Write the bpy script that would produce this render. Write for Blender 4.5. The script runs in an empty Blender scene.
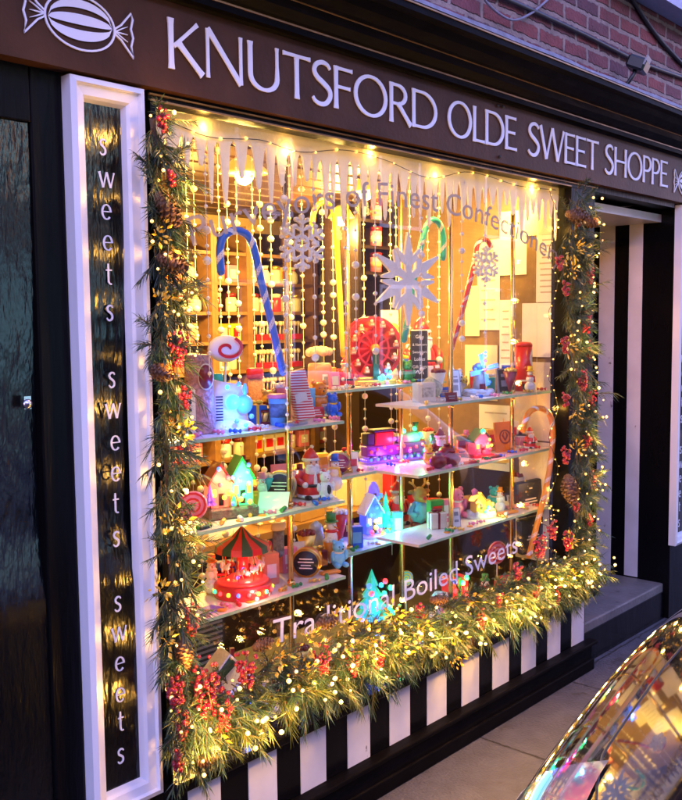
import bpy, math, random
from mathutils import Vector, Matrix, noise
R = math.radians
rnd = random.Random(7)
S = bpy.context.scene
C = S.collection

# ---------------------------------------------------------------- camera, world, sun, exposure
F, YAW, PITCH, ROLL = 930.0, 0.8353, -0.08473, -0.01031
CAM = Vector((0.0, -2.026, 1.65))
fw = Vector((math.sin(YAW)*math.cos(PITCH), math.cos(YAW)*math.cos(PITCH), math.sin(PITCH)))
r0 = Vector((math.cos(YAW), -math.sin(YAW), 0)); u0 = r0.cross(fw)
rv = r0*math.cos(ROLL)+u0*math.sin(ROLL); uv = -r0*math.sin(ROLL)+u0*math.cos(ROLL)
cd = bpy.data.cameras.new('camera'); cam = bpy.data.objects.new('camera', cd); C.objects.link(cam)
m3 = Matrix((rv, uv, -fw)).transposed()
cam.matrix_world = Matrix.Translation(CAM) @ m3.to_4x4()
cd.sensor_fit = 'VERTICAL'; cd.sensor_height = 24.0; cd.lens = F/800*24.0
cd.clip_start = 0.05; cd.clip_end = 500
S.camera = cam

W = bpy.data.worlds.new('World'); S.world = W; W.use_nodes = True
wn = W.node_tree; wn.nodes.clear()
sky = wn.nodes.new('ShaderNodeTexSky'); sky.sky_type = 'NISHITA'; sky.sun_disc = False
SUN_EL, SUN_ROT = R(22), R(200)
sky.sun_elevation = SUN_EL; sky.sun_rotation = SUN_ROT; sky.ozone_density = 4.0; sky.air_density = 1.2; sky.dust_density = 0.3
tint = wn.nodes.new('ShaderNodeMix'); tint.data_type = 'RGBA'; tint.blend_type = 'MULTIPLY'; tint.inputs['Factor'].default_value = 1
tint.inputs['B'].default_value = (1.22, 0.78, 1.12, 1)
bg = wn.nodes.new('ShaderNodeBackground'); bg.inputs['Strength'].default_value = 0.128
wo = wn.nodes.new('ShaderNodeOutputWorld')
wn.links.new(sky.outputs[0], tint.inputs['A']); wn.links.new(tint.outputs['Result'], bg.inputs['Color']); wn.links.new(bg.outputs[0], wo.inputs[0])
sd = bpy.data.lights.new('sun', 'SUN'); sun = bpy.data.objects.new('sun', sd); C.objects.link(sun)
sd.energy = 0.02; sd.angle = R(25); sd.color = (1, .8, .75)
sun.rotation_euler = (R(65), 0, R(-20))
S.view_settings.view_transform = 'Standard'; S.view_settings.look = 'None'
S.view_settings.exposure = 2.7; S.view_settings.gamma = 1.0; S.view_settings.use_curve_mapping = False
S.render.engine = 'CYCLES'
S.cycles.use_denoising = True
S.cycles.max_bounces = 7; S.cycles.diffuse_bounces = 3; S.cycles.glossy_bounces = 4
S.cycles.transmission_bounces = 4; S.cycles.transparent_max_bounces = 16
S.cycles.sample_clamp_indirect = 4.0; S.cycles.caustics_reflective = False; S.cycles.caustics_refractive = False

def ray(px, py): return fw + rv*((px-341)/F) - uv*((py-400)/F)
def at(px, py, y=0.0):
    """the point of the plane y = const that a pixel of the photograph looks at"""
    d = ray(px, py); return CAM + d*((y-CAM.y)/d.y)
def gz(px, py, z=0.0):
    d = ray(px, py); return CAM + d*((z-CAM.z)/d.z)
def xcol(px, y, z):
    k = rv - fw*((px-341)/F); v = Vector((0, y, z))-CAM
    return -(k.y*v.y+k.z*v.z)/k.x
def proj(x,y,z):
    v=Vector((x,y,z))-CAM; d=v.dot(fw); return 341+F*v.dot(rv)/d, 400-F*v.dot(uv)/d
def mpp(p): return (Vector(p)-CAM).dot(fw)/F

# ---------------------------------------------------------------- materials
MATS = {}
def mat(name, col, rough=.5, metal=0, var=.12, scale=25, bump=0.0, bscale=60, emit=None, es=0, trans=0, alpha=1, coat=0, spec=.5, sss=0, stretch=(1,1,1), sample=False):
    if name in MATS: return MATS[name]
    m = bpy.data.materials.new(name); m.use_nodes = True; nt = m.node_tree; n = nt.nodes; l = nt.links
    b = n['Principled BSDF']
    tc = n.new('ShaderNodeTexCoord'); mp = n.new('ShaderNodeMapping'); mp.inputs['Scale'].default_value = stretch
    l.new(tc.outputs['Object'], mp.inputs['Vector'])
    nz = n.new('ShaderNodeTexNoise'); nz.inputs['Scale'].default_value = scale; nz.inputs['Detail'].default_value = 4
    l.new(mp.outputs[0], nz.inputs['Vector'])
    mx = n.new('ShaderNodeMix'); mx.data_type = 'RGBA'
    mx.inputs['A'].default_value = tuple(max(0, c*(1-var*1.6)) for c in col)+(1,)
    mx.inputs['B'].default_value = tuple(min(1, c*(1+var*1.2)) for c in col)+(1,)
    l.new(nz.outputs['Fac'], mx.inputs['Factor']); l.new(mx.outputs['Result'], b.inputs['Base Color'])
    b.inputs['Roughness'].default_value = rough; b.inputs['Metallic'].default_value = metal
    b.inputs['Specular IOR Level'].default_value = spec
    b.inputs['Transmission Weight'].default_value = trans; b.inputs['Alpha'].default_value = alpha
    b.inputs['Coat Weight'].default_value = coat; b.inputs['Coat Roughness'].default_value = .03
    if sss:
        b.inputs['Subsurface Weight'].default_value = sss; b.inputs['Subsurface Radius'].default_value = (.02,.015,.01)
    if bump:
        n2 = n.new('ShaderNodeTexNoise'); n2.inputs['Scale'].default_value = bscale; n2.inputs['Detail'].default_value = 3
        l.new(mp.outputs[0], n2.inputs['Vector'])
        bp = n.new('ShaderNodeBump'); bp.inputs['Strength'].default_value = bump; bp.inputs['Distance'].default_value = .01
        l.new(n2.outputs['Fac'], bp.inputs['Height']); l.new(bp.outputs[0], b.inputs['Normal'])
    if emit:
        b.inputs['Emission Color'].default_value = tuple(emit)+(1,); b.inputs['Emission Strength'].default_value = es
    if not sample:
        try: m.cycles.emission_sampling = 'NONE'
        except Exception: pass
    MATS[name] = m; return m

def nodes_of(m): return m.node_tree.nodes, m.node_tree.links, m.node_tree.nodes['Principled BSDF']

blackpaint = mat('black gloss paint', (.004,.004,.005), .2, var=.3, scale=6, bump=.35, bscale=14, stretch=(1,1,.25), spec=.14)
blackwood = mat('black wood', (.003,.003,.0035), .36, var=.3, bump=.2, bscale=30, stretch=(3,1,.4), spec=.10)
sidepaint = mat('wrinkled black gloss', (.003,.004,.005), .20, var=.3, bump=.35, bscale=34, stretch=(1.5,1,.4), spec=.6)
whitepaint = mat('white gloss paint', (.78,.78,.8), .28, var=.07, scale=9, bump=.08, bscale=40, stretch=(1,1,.3))
stripew = mat('white stripe paint', (.70,.70,.74), .4, var=.16, scale=7, bump=.06)
lettr = mat('lettering white', (.80,.80,.86), .5, var=.03)
fasciam = mat('brown sign board', (.078,.032,.014), .45, spec=.12, var=.45, scale=5, bump=.12)
cornm = mat('cornice black', (.004,.0035,.004), .45, spec=.03, var=.5, bump=.6, bscale=18, stretch=(.3,1,1))
edge_glint = mat('warm highlight edge', (.35,.20,.08), .35, .5, var=.6, scale=30, stretch=(.3,1,1))  # warm highlight along the moulding edges, put into the colour
brass = mat('brass', (.80,.52,.16), .22, 1.0, var=.15)
steel = mat('steel', (.55,.56,.58), .25, 1.0)
lead = mat('lead flashing', (.19,.18,.22), .55, var=.5, scale=20, bump=.5, bscale=30)
shelfglass = mat('frosted shelf glass', (.80,.73,.60), .25, var=.06, scale=20, bump=.03)
edgeglass = mat('green glass edge', (.35,.55,.40), .15, var=.1)
white = mat('white', (.80,.78,.75), .5, var=.06)
cream = mat('cream card', (.74,.66,.50), .6, var=.08)
paper = mat('paper', (.80,.77,.70), .7, var=.07, scale=8)
red = mat('red', (.62,.02,.025), .3, var=.15, coat=.2)
dred = mat('dark red', (.20,.012,.02), .35, var=.2)
pink = mat('pink', (.80,.22,.36), .4, var=.1)
salmon = mat('salmon', (.75,.26,.16), .45, var=.15)
orange = mat('orange', (.80,.27,.02), .35, var=.15)
yellow = mat('yellow', (.85,.58,.04), .35, var=.12)
gold = mat('gold', (.85,.55,.12), .3, .8, var=.2)
blue = mat('blue', (.02,.14,.70), .3, var=.12, coat=.2)
lblue = mat('light blue', (.16,.50,.80), .35, var=.12)
teal = mat('teal', (.02,.45,.42), .35, var=.12)
green = mat('green', (.03,.28,.06), .4, var=.2)
lgreen = mat('leaf label green', (.22,.50,.06), .5, var=.1)
dgreen = mat('dark green', (.015,.07,.03), .5, var=.2)
black = mat('black', (.012,.012,.012), .4, var=.2)
navy = mat('navy', (.012,.014,.035), .45, var=.2)
grey = mat('grey', (.30,.30,.32), .5, var=.15)
brown = mat('brown', (.12,.05,.02), .5, var=.25, scale=15)
dbrown = mat('dark brown', (.014,.006,.003), .4, var=.3, scale=14, stretch=(1,1,.2))
wood = mat('shelf wood', (.26,.13,.05), .5, var=.3, scale=10, stretch=(.15,1,2))
ceilm = mat('ceiling boards', (.075,.030,.011), .5, var=.4, scale=9, stretch=(.15,2,1))
carton = mat('cardboard', (.42,.24,.11), .7, var=.12)
skin = mat('skin', (.75,.42,.30), .5, var=.05)
fur = mat('snow fluff', (.82,.81,.80), .8, var=.05, bump=.5, bscale=120)
clearjar = mat('clear jar', (.85,.80,.72), .15, var=.05, alpha=.35)
sweetmix = mat('mixed sweets', (.42,.20,.15), .35, var=.9, scale=90, bump=.6, bscale=90)
chalk = mat('chalk white', (.85,.85,.82), .8, var=.05)
slate = mat('slate', (.02,.022,.022), .6, var=.2)
weave = mat('basket weave', (.15,.10,.08), .6, var=.5, scale=120, bump=.5, bscale=120)
canew = mat('cane white', (.80,.78,.78), .3, var=.04)
snowf = mat('white glitter foam', (.85,.83,.78), .6, var=.06, bump=.5, bscale=160)
bead = mat('pearl bead', (.82,.77,.66), .25, var=.05)
needle_a = mat('pine needles dark', (.016,.046,.022), .45, var=.4, scale=12)
needle_b = mat('pine needles lit', (.062,.085,.016), .45, var=.35, scale=12)  # yellow-green of needles lit by the bulbs, put into the colour
needle_c = mat('pine needles blue green', (.026,.068,.045), .45, var=.3, scale=12)
glow_goldleaf = mat('gilded leaves', (.62,.42,.05), .35, .35, var=.3, scale=30)  # gold leaf colour that also carries the bulbs' glow on the foliage
berrym = mat('red berries', (.30,.008,.022), .28, var=.35, coat=.2)
conem = mat('pine cone', (.16,.075,.035), .55, var=.4, scale=40)
twig = mat('twig', (.10,.06,.03), .7, var=.3)
wirem = mat('dark green wire', (.02,.03,.02), .5)
pendantm = mat('pendant shade', (.85,.62,.12), .4, var=.1, emit=(1,.52,.06), es=.16)
rubber = mat('tyre rubber', (.02,.02,.02), .7)
cable = mat('grey cable', (.10,.10,.11), .5)
copper = mat('window sill stone', (.42,.44,.56), .7, var=.15)

WARM = (1.0, .50, .085)
fairy = mat('fairy bulb', (1,.8,.5), .3, emit=(1,.40,.055), es=.60)
bulbm = mat('lit bulb', (1,.9,.7), .3, emit=(1,.70,.25), es=1.2)
led_r = mat('red led', (1,.1,.1), .3, emit=(1,.03,.04), es=.6)
led_b = mat('blue led', (.1,.2,1), .3, emit=(.03,.12,1), es=.6)
led_g = mat('green led', (.1,1,.3), .3, emit=(.02,1,.22), es=.6)
led_c = mat('cyan led', (.1,.8,1), .3, emit=(.03,.65,1), es=.6)
led_y = mat('amber led', (1,.7,.1), .3, emit=(1,.45,.03), es=.6)
led_p = mat('violet led', (.6,.1,1), .3, emit=(.45,.06,1), es=.6)

def stripes_mat(name, a, b, freq, axis='Z', rough=.35, twist=0.0, duty=.5, coat=0):
    m = mat(name, a, rough, coat=coat)
    n, l, bs = nodes_of(m)
    tc = n.new('ShaderNodeTexCoord'); sx = n.new('ShaderNodeSeparateXYZ'); l.new(tc.outputs['Object'], sx.inputs[0])
    mu = n.new('ShaderNodeMath'); mu.operation = 'MULTIPLY'; mu.inputs[1].default_value = freq; l.new(sx.outputs[axis], mu.inputs[0])
    src = mu.outputs[0]
    if twist:
        m2 = n.new('ShaderNodeMath'); m2.operation = 'MULTIPLY_ADD'; m2.inputs[1].default_value = twist; l.new(sx.outputs['X'], m2.inputs[0]); l.new(src, m2.inputs[2]); src = m2.outputs[0]
    fr = n.new('ShaderNodeMath'); fr.operation = 'FRACT'; l.new(src, fr.inputs[0])
    gt = n.new('ShaderNodeMath'); gt.operation = 'GREATER_THAN'; gt.inputs[1].default_value = duty; l.new(fr.outputs[0], gt.inputs[0])
    mx = n.new('ShaderNodeMix'); mx.data_type = 'RGBA'; mx.inputs['A'].default_value = (*a,1); mx.inputs['B'].default_value = (*b,1)
    l.new(gt.outputs[0], mx.inputs['Factor']); l.new(mx.outputs['Result'], bs.inputs['Base Color'])
    return m

def chips(m, thr=.66, col=(.10,.085,.075), scale=16):
    n,l,b=nodes_of(m); src=b.inputs['Base Color'].links[0].from_socket
    tc=n.new('ShaderNodeTexCoord'); mp=n.new('ShaderNodeMapping'); mp.inputs['Scale'].default_value=(1,1,.6); l.new(tc.outputs['Object'],mp.inputs[0])
    nz=n.new('ShaderNodeTexNoise'); nz.inputs['Scale'].default_value=scale; nz.inputs['Detail'].default_value=9; nz.inputs['Roughness'].default_value=.72; l.new(mp.outputs[0],nz.inputs['Vector'])
    mr=n.new('ShaderNodeMapRange'); mr.inputs['From Min'].default_value=thr; mr.inputs['From Max'].default_value=thr+.05; l.new(nz.outputs['Fac'],mr.inputs['Value'])
    mx=n.new('ShaderNodeMix'); mx.data_type='RGBA'; mx.inputs['B'].default_value=(*col,1); l.new(mr.outputs[0],mx.inputs['Factor']); l.new(src,mx.inputs['A']); l.new(mx.outputs['Result'],b.inputs['Base Color'])
chips(stripew,.645); chips(whitepaint,.68)
def glass_mat(name, tint=(1,1,1), refl=1.0, rough=0.0):
    m = bpy.data.materials.new(name); m.use_nodes = True; n = m.node_tree.nodes; l = m.node_tree.links; n.clear()
    o = n.new('ShaderNodeOutputMaterial'); t = n.new('ShaderNodeBsdfTransparent'); t.inputs[0].default_value = (*tint,1)
    g = n.new('ShaderNodeBsdfGlossy'); g.inputs['Roughness'].default_value = rough
    fr = n.new('ShaderNodeFresnel'); fr.inputs['IOR'].default_value = 1.45
    ns = n.new('ShaderNodeTexNoise'); ns.inputs['Scale'].default_value = 3
    bp = n.new('ShaderNodeBump'); bp.inputs['Strength'].default_value = .02; l.new(ns.outputs['Fac'], bp.inputs['Height']); l.new(bp.outputs[0], g.inputs['Normal'])
    mu = n.new('ShaderNodeMath'); mu.operation = 'MULTIPLY'; mu.inputs[1].default_value = refl; l.new(fr.outputs[0], mu.inputs[0])
    mx = n.new('ShaderNodeMixShader'); l.new(mu.outputs[0], mx.inputs[0]); l.new(t.outputs[0], mx.inputs[1]); l.new(g.outputs[0], mx.inputs[2]); l.new(mx.outputs[0], o.inputs[0])
    return m
snowm = mat('frosted snow border', (.95,.93,.82), .75, var=.08, scale=40, bump=.3, bscale=90)
n,l,b = nodes_of(snowm); tr=n.new('ShaderNodeBsdfTranslucent'); tr.inputs[0].default_value=(.95,.90,.75,1); ms=n.new('ShaderNodeMixShader'); ms.inputs[0].default_value=.38
l.new(b.outputs[0],ms.inputs[1]); l.new(tr.outputs[0],ms.inputs[2]); l.new(ms.outputs[0],n['Material Output'].inputs[0])
obscured = glass_mat('obscured door glass', (.92,.74,.50), 1, .1)
panem = glass_mat('shop window glass', (.99,.99,.97), .22)
frost = bpy.data.materials.new('frosted window lettering'); frost.use_nodes = True
n, l, b = nodes_of(frost); b.inputs['Base Color'].default_value = (.38,.29,.21,1); b.inputs['Roughness'].default_value = .6; b.inputs['Alpha'].default_value = .93
frostw = bpy.data.materials.new('white window lettering'); frostw.use_nodes = True
n, l, b = nodes_of(frostw); b.inputs['Base Color'].default_value = (.82,.80,.86,1); b.inputs['Roughness'].default_value = .6; b.inputs['Alpha'].default_value = .85

# ---------------------------------------------------------------- mesh helper
def rotm(rx=0, ry=0, rz=0): return (Matrix.Rotation(rz,3,'Z') @ Matrix.Rotation(ry,3,'Y') @ Matrix.Rotation(rx,3,'X'))
class MB:
    def __init__(s): s.v=[]; s.f=[]; s.mi=[]; s.sm=[]; s.m=0
    def add(s, vs, fs, smooth=False):
        o=len(s.v); s.v += [tuple(v) for v in vs]
        for f in fs: s.f.append(tuple(i+o for i in f)); s.mi.append(s.m); s.sm.append(smooth)
        return s
    def box(s, c, d, rot=None, bev=0.0):
        x,y,z = d[0]/2, d[1]/2, d[2]/2; M = rotm(*rot) if rot else None; c=Vector(c)
        if bev:
            b=min(bev,x*.9,y*.9,z*.9); vs=[]; idx={}
            for sx in(-1,1):
                for sy in(-1,1):
                    for sz in(-1,1):
                        for k,(bx,by,bz) in enumerate(((0,b,b),(b,0,b),(b,b,0))):
                            idx[sx,sy,sz,k]=len(vs); vs.append(Vector((sx*(x-bx),sy*(y-by),sz*(z-bz))))
            fs=[]
            for sg in(-1,1):
                q=lambda *a:[idx[i] for i in a]
                fs.append(q((sg,-1,-1,0),(sg,1,-1,0),(sg,1,1,0),(sg,-1,1,0)))
                fs.append(q((-1,sg,-1,1),(1,sg,-1,1),(1,sg,1,1),(-1,sg,1,1)))
                fs.append(q((-1,-1,sg,2),(1,-1,sg,2),(1,1,sg,2),(-1,1,sg,2)))
            for a in(-1,1):
                for c2 in(-1,1):
                    fs.append([idx[-1,a,c2,1],idx[1,a,c2,1],idx[1,a,c2,2],idx[-1,a,c2,2]])
                    fs.append([idx[a,-1,c2,0],idx[a,1,c2,0],idx[a,1,c2,2],idx[a,-1,c2,2]])
                    fs.append([idx[a,c2,-1,0],idx[a,c2,1,0],idx[a,c2,1,1],idx[a,c2,-1,1]])
                    for d2 in(-1,1): fs.append([idx[a,c2,d2,0],idx[a,c2,d2,1],idx[a,c2,d2,2]])
            fs=list(fs)
        else:
            vs=[Vector((i*x,j*y,k*z)) for i in(-1,1) for j in(-1,1) for k in(-1,1)]
            fs=[(0,1,3,2),(4,6,7,5),(0,4,5,1),(2,3,7,6),(0,2,6,4),(1,5,7,3)]
        return s.add([c+(M@v if M else v) for v in vs], fs)
    def bb(s, x0,x1,y0,y1,z0,z1): return s.box(((x0+x1)/2,(y0+y1)/2,(z0+z1)/2),(x1-x0,y1-y0,z1-z0))
    def tube(s, pts, r, n=8, cap=True):
        pts=[Vector(p) for p in pts]; rs = r if isinstance(r,(list,tuple)) else [r]*len(pts); vs=[]; fs=[]
        up=None
        for i,p in enumerate(pts):
            t=(pts[min(i+1,len(pts)-1)]-pts[max(i-1,0)]).normalized()
            if up is None: up = t.orthogonal().normalized()
            up=(up-t*up.dot(t)); up = up.normalized() if up.length>1e-6 else t.orthogonal().normalized()
            sd=t.cross(up)
            for k in range(n):
                a=2*math.pi*k/n; vs.append(p+(up*math.cos(a)+sd*math.sin(a))*rs[i])
        for i in range(len(pts)-1):
            for k in range(n): fs.append((i*n+k,i*n+(k+1)%n,(i+1)*n+(k+1)%n,(i+1)*n+k))
        if cap: fs.append(tuple(range(n-1,-1,-1))); fs.append(tuple((len(pts)-1)*n+k for k in range(n)))
        return s.add(vs,fs,True)
    def lathe(s, prof, n=20, c=(0,0,0), rot=None, sx=1, sy=1):
        M=rotm(*rot) if rot else None; c=Vector(c); vs=[]; fs=[]
        for (r,z) in prof:
            for k in range(n):
                a=2*math.pi*k/n; v=Vector((r*math.cos(a)*sx,r*math.sin(a)*sy,z)); vs.append(c+(M@v if M else v))
        for i in range(len(prof)-1):
            for k in range(n): fs.append((i*n+k,i*n+(k+1)%n,(i+1)*n+(k+1)%n,(i+1)*n+k))
        if prof[0][0]>1e-5: fs.append(tuple(range(n-1,-1,-1)))
        if prof[-1][0]>1e-5: fs.append(tuple((len(prof)-1)*n+k for k in range(n)))
        return s.add(vs,fs,True)
    def ball(s, c, r, n=8, m=6, sc=(1,1,1), rot=None):
        prof=[(r*math.sin(math.pi*i/m)*1.0, -r*math.cos(math.pi*i/m)) for i in range(m+1)]
        prof=[(max(a,1e-6),b) for a,b in prof]
        M=rotm(*rot) if rot else None; c=Vector(c); vs=[]; fs=[]
        for (q,z) in prof:
            for k in range(n):
                a=2*math.pi*k/n; v=Vector((q*math.cos(a)*sc[0],q*math.sin(a)*sc[1],z*sc[2])); vs.append(c+(M@v if M else v))
        for i in range(m):
            for k in range(n): fs.append((i*n+k,i*n+(k+1)%n,(i+1)*n+(k+1)%n,(i+1)*n+k))
        return s.add(vs,fs,True)
    def cyl(s, c, r, h, n=18, rot=None): return s.lathe([(r,-h/2),(r,h/2)],n,c,rot)
    def prism(s, poly, d, fr=lambda x,z,y: (x,y,z), y0=0.0):
        """poly in (x,z), thickness d towards +y"""
        n=len(poly); vs=[fr(x,z,y0) for x,z in poly]+[fr(x,z,y0+d) for x,z in poly]
        fs=[tuple(range(n)),tuple(range(2*n-1,n-1,-1))]+[(i,i+n,(i+1)%n+n,(i+1)%n) for i in range(n)]
        return s.add(vs,fs)
    def ribbon(s, pts, ws, d=.004, y0=0.0, fr=lambda x,z,y:(x,y,z), closed=False):
        """flat stroke of varying width along 2D points, with thickness"""
        n=len(pts); L=[];Rr=[]
        for i,p in enumerate(pts):
            a=pts[(i-1)%n] if (closed or i>0) else p; b=pts[(i+1)%n] if (closed or i<n-1) else p
            tx,tz=b[0]-a[0],b[1]-a[1]; q=math.hypot(tx,tz) or 1; w=(ws[i] if isinstance(ws,(list,tuple)) else ws)/2
            L.append((p[0]-tz/q*w,p[1]+tx/q*w)); Rr.append((p[0]+tz/q*w,p[1]-tx/q*w))
        vs=[fr(x,z,y0) for x,z in L]+[fr(x,z,y0) for x,z in Rr]+[fr(x,z,y0+d) for x,z in L]+[fr(x,z,y0+d) for x,z in Rr]
        fs=[]
        for i in range(n if closed else n-1):
            j=(i+1)%n
            fs += [(i,n+i,n+j,j),(2*n+i,2*n+j,3*n+j,3*n+i),(i,j,2*n+j,2*n+i),(n+i,3*n+i,3*n+j,n+j)]
        if not closed: fs += [(0,2*n,3*n,n),(n-1,2*n-1,4*n-1,3*n-1)]
        return s.add(vs,fs)
    def build(s, name, mats, parent=None, world=False, bevel=0):
        me=bpy.data.meshes.new(name)
        off=Vector((0,0,0)); q=parent if world else None
        while q: off += q.location; q=q.parent
        me.from_pydata([(v[0]-off[0],v[1]-off[1],v[2]-off[2]) for v in s.v],[],s.f)
        for mm in (mats if isinstance(mats,(list,tuple)) else [mats]): me.materials.append(mm)
        me.polygons.foreach_set('material_index', s.mi); me.polygons.foreach_set('use_smooth', s.sm)
        me.update()
        o=bpy.data.objects.new(name,me); C.objects.link(o)
        if parent: o.parent=parent
        if bevel:
            bv=o.modifiers.new('bevel','BEVEL'); bv.width=bevel; bv.segments=2; bv.limit_method='ANGLE'
        return o
def fixn(o):
    import bmesh
    bm=bmesh.new(); bm.from_mesh(o.data); bmesh.ops.recalc_face_normals(bm,faces=bm.faces); bm.to_mesh(o.data); bm.free(); return o
def tag(o, label, cat, group=None):
    o['label']=label; o['category']=cat
    if group: o['group']=group
    return o
def thing(name, label, cat, loc=(0,0,0), rz=0, group=None):
    o=bpy.data.objects.new(name,None); C.objects.link(o); o.location=loc; o.rotation_euler=(0,0,rz); o.empty_display_size=.05
    return tag(o,label,cat,group)
def struct(o): o['kind']='structure'; return o
LK=.62
def lamp(name, loc, power, col, parent=None, r=.008):
    d=bpy.data.lights.new(name,'POINT'); d.energy=power*LK*(2.6 if name=='led_glow' else 1); d.color=col; d.shadow_soft_size=r
    o=bpy.data.objects.new(name,d); C.objects.link(o)
    if parent: o.parent=parent; o.location=Vector(loc)-parent.location
    else: o.location=loc
    return o
def copy_tree(o, parent=None):
    c=o.copy(); C.objects.link(c)
    if parent: c.parent=parent
    for ch in list(o.children): copy_tree(ch,c)
    return c
def text_mesh(body, size=1.0):
    cu=bpy.data.curves.new('lettering','FONT'); cu.body=body; cu.size=size; cu.resolution_u=3; cu.fill_mode='FRONT' if False else 'BOTH'; cu.extrude=0
    o=bpy.data.objects.new('lettering',cu); C.objects.link(o); bpy.context.view_layer.update()
    me=o.evaluated_get(bpy.context.evaluated_depsgraph_get()).to_mesh()
    vs=[v.co.copy() for v in me.vertices]; fs=[tuple(p.vertices) for p in me.polygons]
    bpy.data.objects.remove(o); bpy.data.curves.remove(cu)
    return vs,fs
# ---------------------------------------------------------------- ground
def brick_like(name, a, b2, mortar, sx, sz, ms, rough, bump, axes='XZ', tint=None, offset=.5):
    m = mat(name, a, rough); n,l,b = nodes_of(m)
    tc=n.new('ShaderNodeTexCoord'); sp=n.new('ShaderNodeSeparateXYZ'); cb=n.new('ShaderNodeCombineXYZ')
    l.new(tc.outputs['Object'],sp.inputs[0]); l.new(sp.outputs[axes[0]],cb.inputs[0]); l.new(sp.outputs[axes[1]],cb.inputs[1])
    dn=n.new('ShaderNodeTexNoise'); dn.inputs['Scale'].default_value=32; dn.inputs['Detail'].default_value=4; l.new(tc.outputs['Object'],dn.inputs['Vector'])
    ad=n.new('ShaderNodeMix'); ad.data_type='RGBA'; ad.blend_type='LINEAR_LIGHT'; ad.inputs['Factor'].default_value=.011
    l.new(cb.outputs[0],ad.inputs['A']); l.new(dn.outputs['Color'],ad.inputs['B'])
    bt=n.new('ShaderNodeTexBrick'); bt.offset=offset; bt.inputs['Color1'].default_value=(*a,1); bt.inputs['Color2'].default_value=(*b2,1); bt.inputs['Mortar'].default_value=(*mortar,1)
    bt.inputs['Scale'].default_value=1; bt.inputs['Brick Width'].default_value=sx; bt.inputs['Row Height'].default_value=sz; bt.inputs['Mortar Size'].default_value=ms; bt.inputs['Mortar Smooth'].default_value=.4; bt.inputs['Bias'].default_value=-.1
    l.new(ad.outputs['Result'],bt.inputs['Vector'])
    nz=n.new('ShaderNodeTexNoise'); nz.inputs['Scale'].default_value=14; nz.inputs['Detail'].default_value=6; l.new(tc.outputs['Object'],nz.inputs['Vector'])
    rp=n.new('ShaderNodeMapRange'); rp.inputs['To Min'].default_value=.45; rp.inputs['To Max'].default_value=1.55; l.new(nz.outputs['Fac'],rp.inputs['Value'])
    mx=n.new('ShaderNodeMix'); mx.data_type='RGBA'; mx.blend_type='MULTIPLY'; mx.inputs['Factor'].default_value=1
    l.new(bt.outputs['Color'],mx.inputs['A']); l.new(rp.outputs[0],mx.inputs['B']); l.new(mx.outputs['Result'],b.inputs['Base Color'])
    sub=n.new('ShaderNodeMath'); sub.operation='MULTIPLY_ADD'; sub.inputs[1].default_value=-1.0; l.new(bt.outputs['Fac'],sub.inputs[0])
    m3_=n.new('ShaderNodeTexNoise'); m3_.inputs['Scale'].default_value=90; m3_.inputs['Detail'].default_value=5; l.new(tc.outputs['Object'],m3_.inputs['Vector']); 
    sc=n.new('ShaderNodeMath'); sc.operation='MULTIPLY'; sc.inputs[1].default_value=.5; l.new(m3_.outputs['Fac'],sc.inputs[0]); l.new(sc.outputs[0],sub.inputs[2])
    bp=n.new('ShaderNodeBump'); bp.inputs['Strength'].default_value=bump; bp.inputs['Distance'].default_value=.012; l.new(sub.outputs[0],bp.inputs['Height']); l.new(bp.outputs[0],b.inputs['Normal'])
    return m
bricks = brick_like('red brickwork',(.19,.034,.028),(.075,.022,.032),(.24,.17,.14),.215,.072,.013,.75,1.0)
flags = brick_like('pavement flags',(.078,.078,.098),(.058,.058,.076),(.02,.018,.018),.75,.60,.006,.55,1.0,'XY',offset=.37)
stone = mat('step stone',(.19,.17,.155),.5,var=.35,scale=9,bump=.4,bscale=45); chips(stone,.60,(.07,.06,.058),6); chips(flags,.58,(.045,.04,.04),5); chips(flags,.66,(.22,.20,.19),60); chips(bricks,.66,(.09,.05,.05),12); chips(fasciam,.64,(.05,.022,.012),9)
asph = mat('asphalt',(.045,.045,.05),.45,var=.3,scale=60,bump=.5,bscale=220)
wallplain = mat('cream shop wall',(.50,.34,.16),.7,var=.1)

g=MB(); g.add([(-60,-60,-.13),(80,-60,-.13),(80,-1.0,-.13),(-60,-1.0,-.13)],[(0,1,2,3)]); struct(g.build('road',asph))
g=MB(); g.bb(-20,20,-.90,.05,-.30,0); struct(g.build('pavement',flags))
g=MB(); g.bb(-20,20,-1.02,-.903,-.30,.003); struct(g.build('kerb',stone,bevel=.01))
# ---------------------------------------------------------------- lettering strokes
TH,TN=.122,.074
def seg(p,q,w,fl=1.28):
    P=[];Wd=[]
    for t,k in((0,fl),(.13,1.04),(.5,.96),(.87,1.04),(1,fl)):
        P.append((p[0]+(q[0]-p[0])*t,p[1]+(q[1]-p[1])*t)); Wd.append(w*k)
    return P,Wd
def arc(cx,cz,rx,rz,a0,a1,n=14,th=TH,tn=TN):
    P=[];Wd=[]
    for i in range(n+1):
        a=math.radians(a0+(a1-a0)*i/n); P.append((cx+rx*math.cos(a),cz+rz*math.sin(a))); Wd.append(tn+(th-tn)*abs(math.cos(a)))
    return P,Wd
def spl(pts,n=5):
    out=[]
    for i in range(len(pts)-1):
        p0=pts[max(i-1,0)];p1=pts[i];p2=pts[i+1];p3=pts[min(i+2,len(pts)-1)]
        for k in range(n):
            t=k/n; out.append(tuple(.5*((2*b)+(-a+c)*t+(2*a-5*b+4*c-d)*t*t+(-a+3*b-3*c+d)*t**3) for a,b,c,d in zip(p0,p1,p2,p3)))
    out.append(pts[-1]); return out
def cat(*st):
    P=[];Wd=[]
    for p,w in st: P+=p; Wd+=w
    return P,Wd
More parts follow.
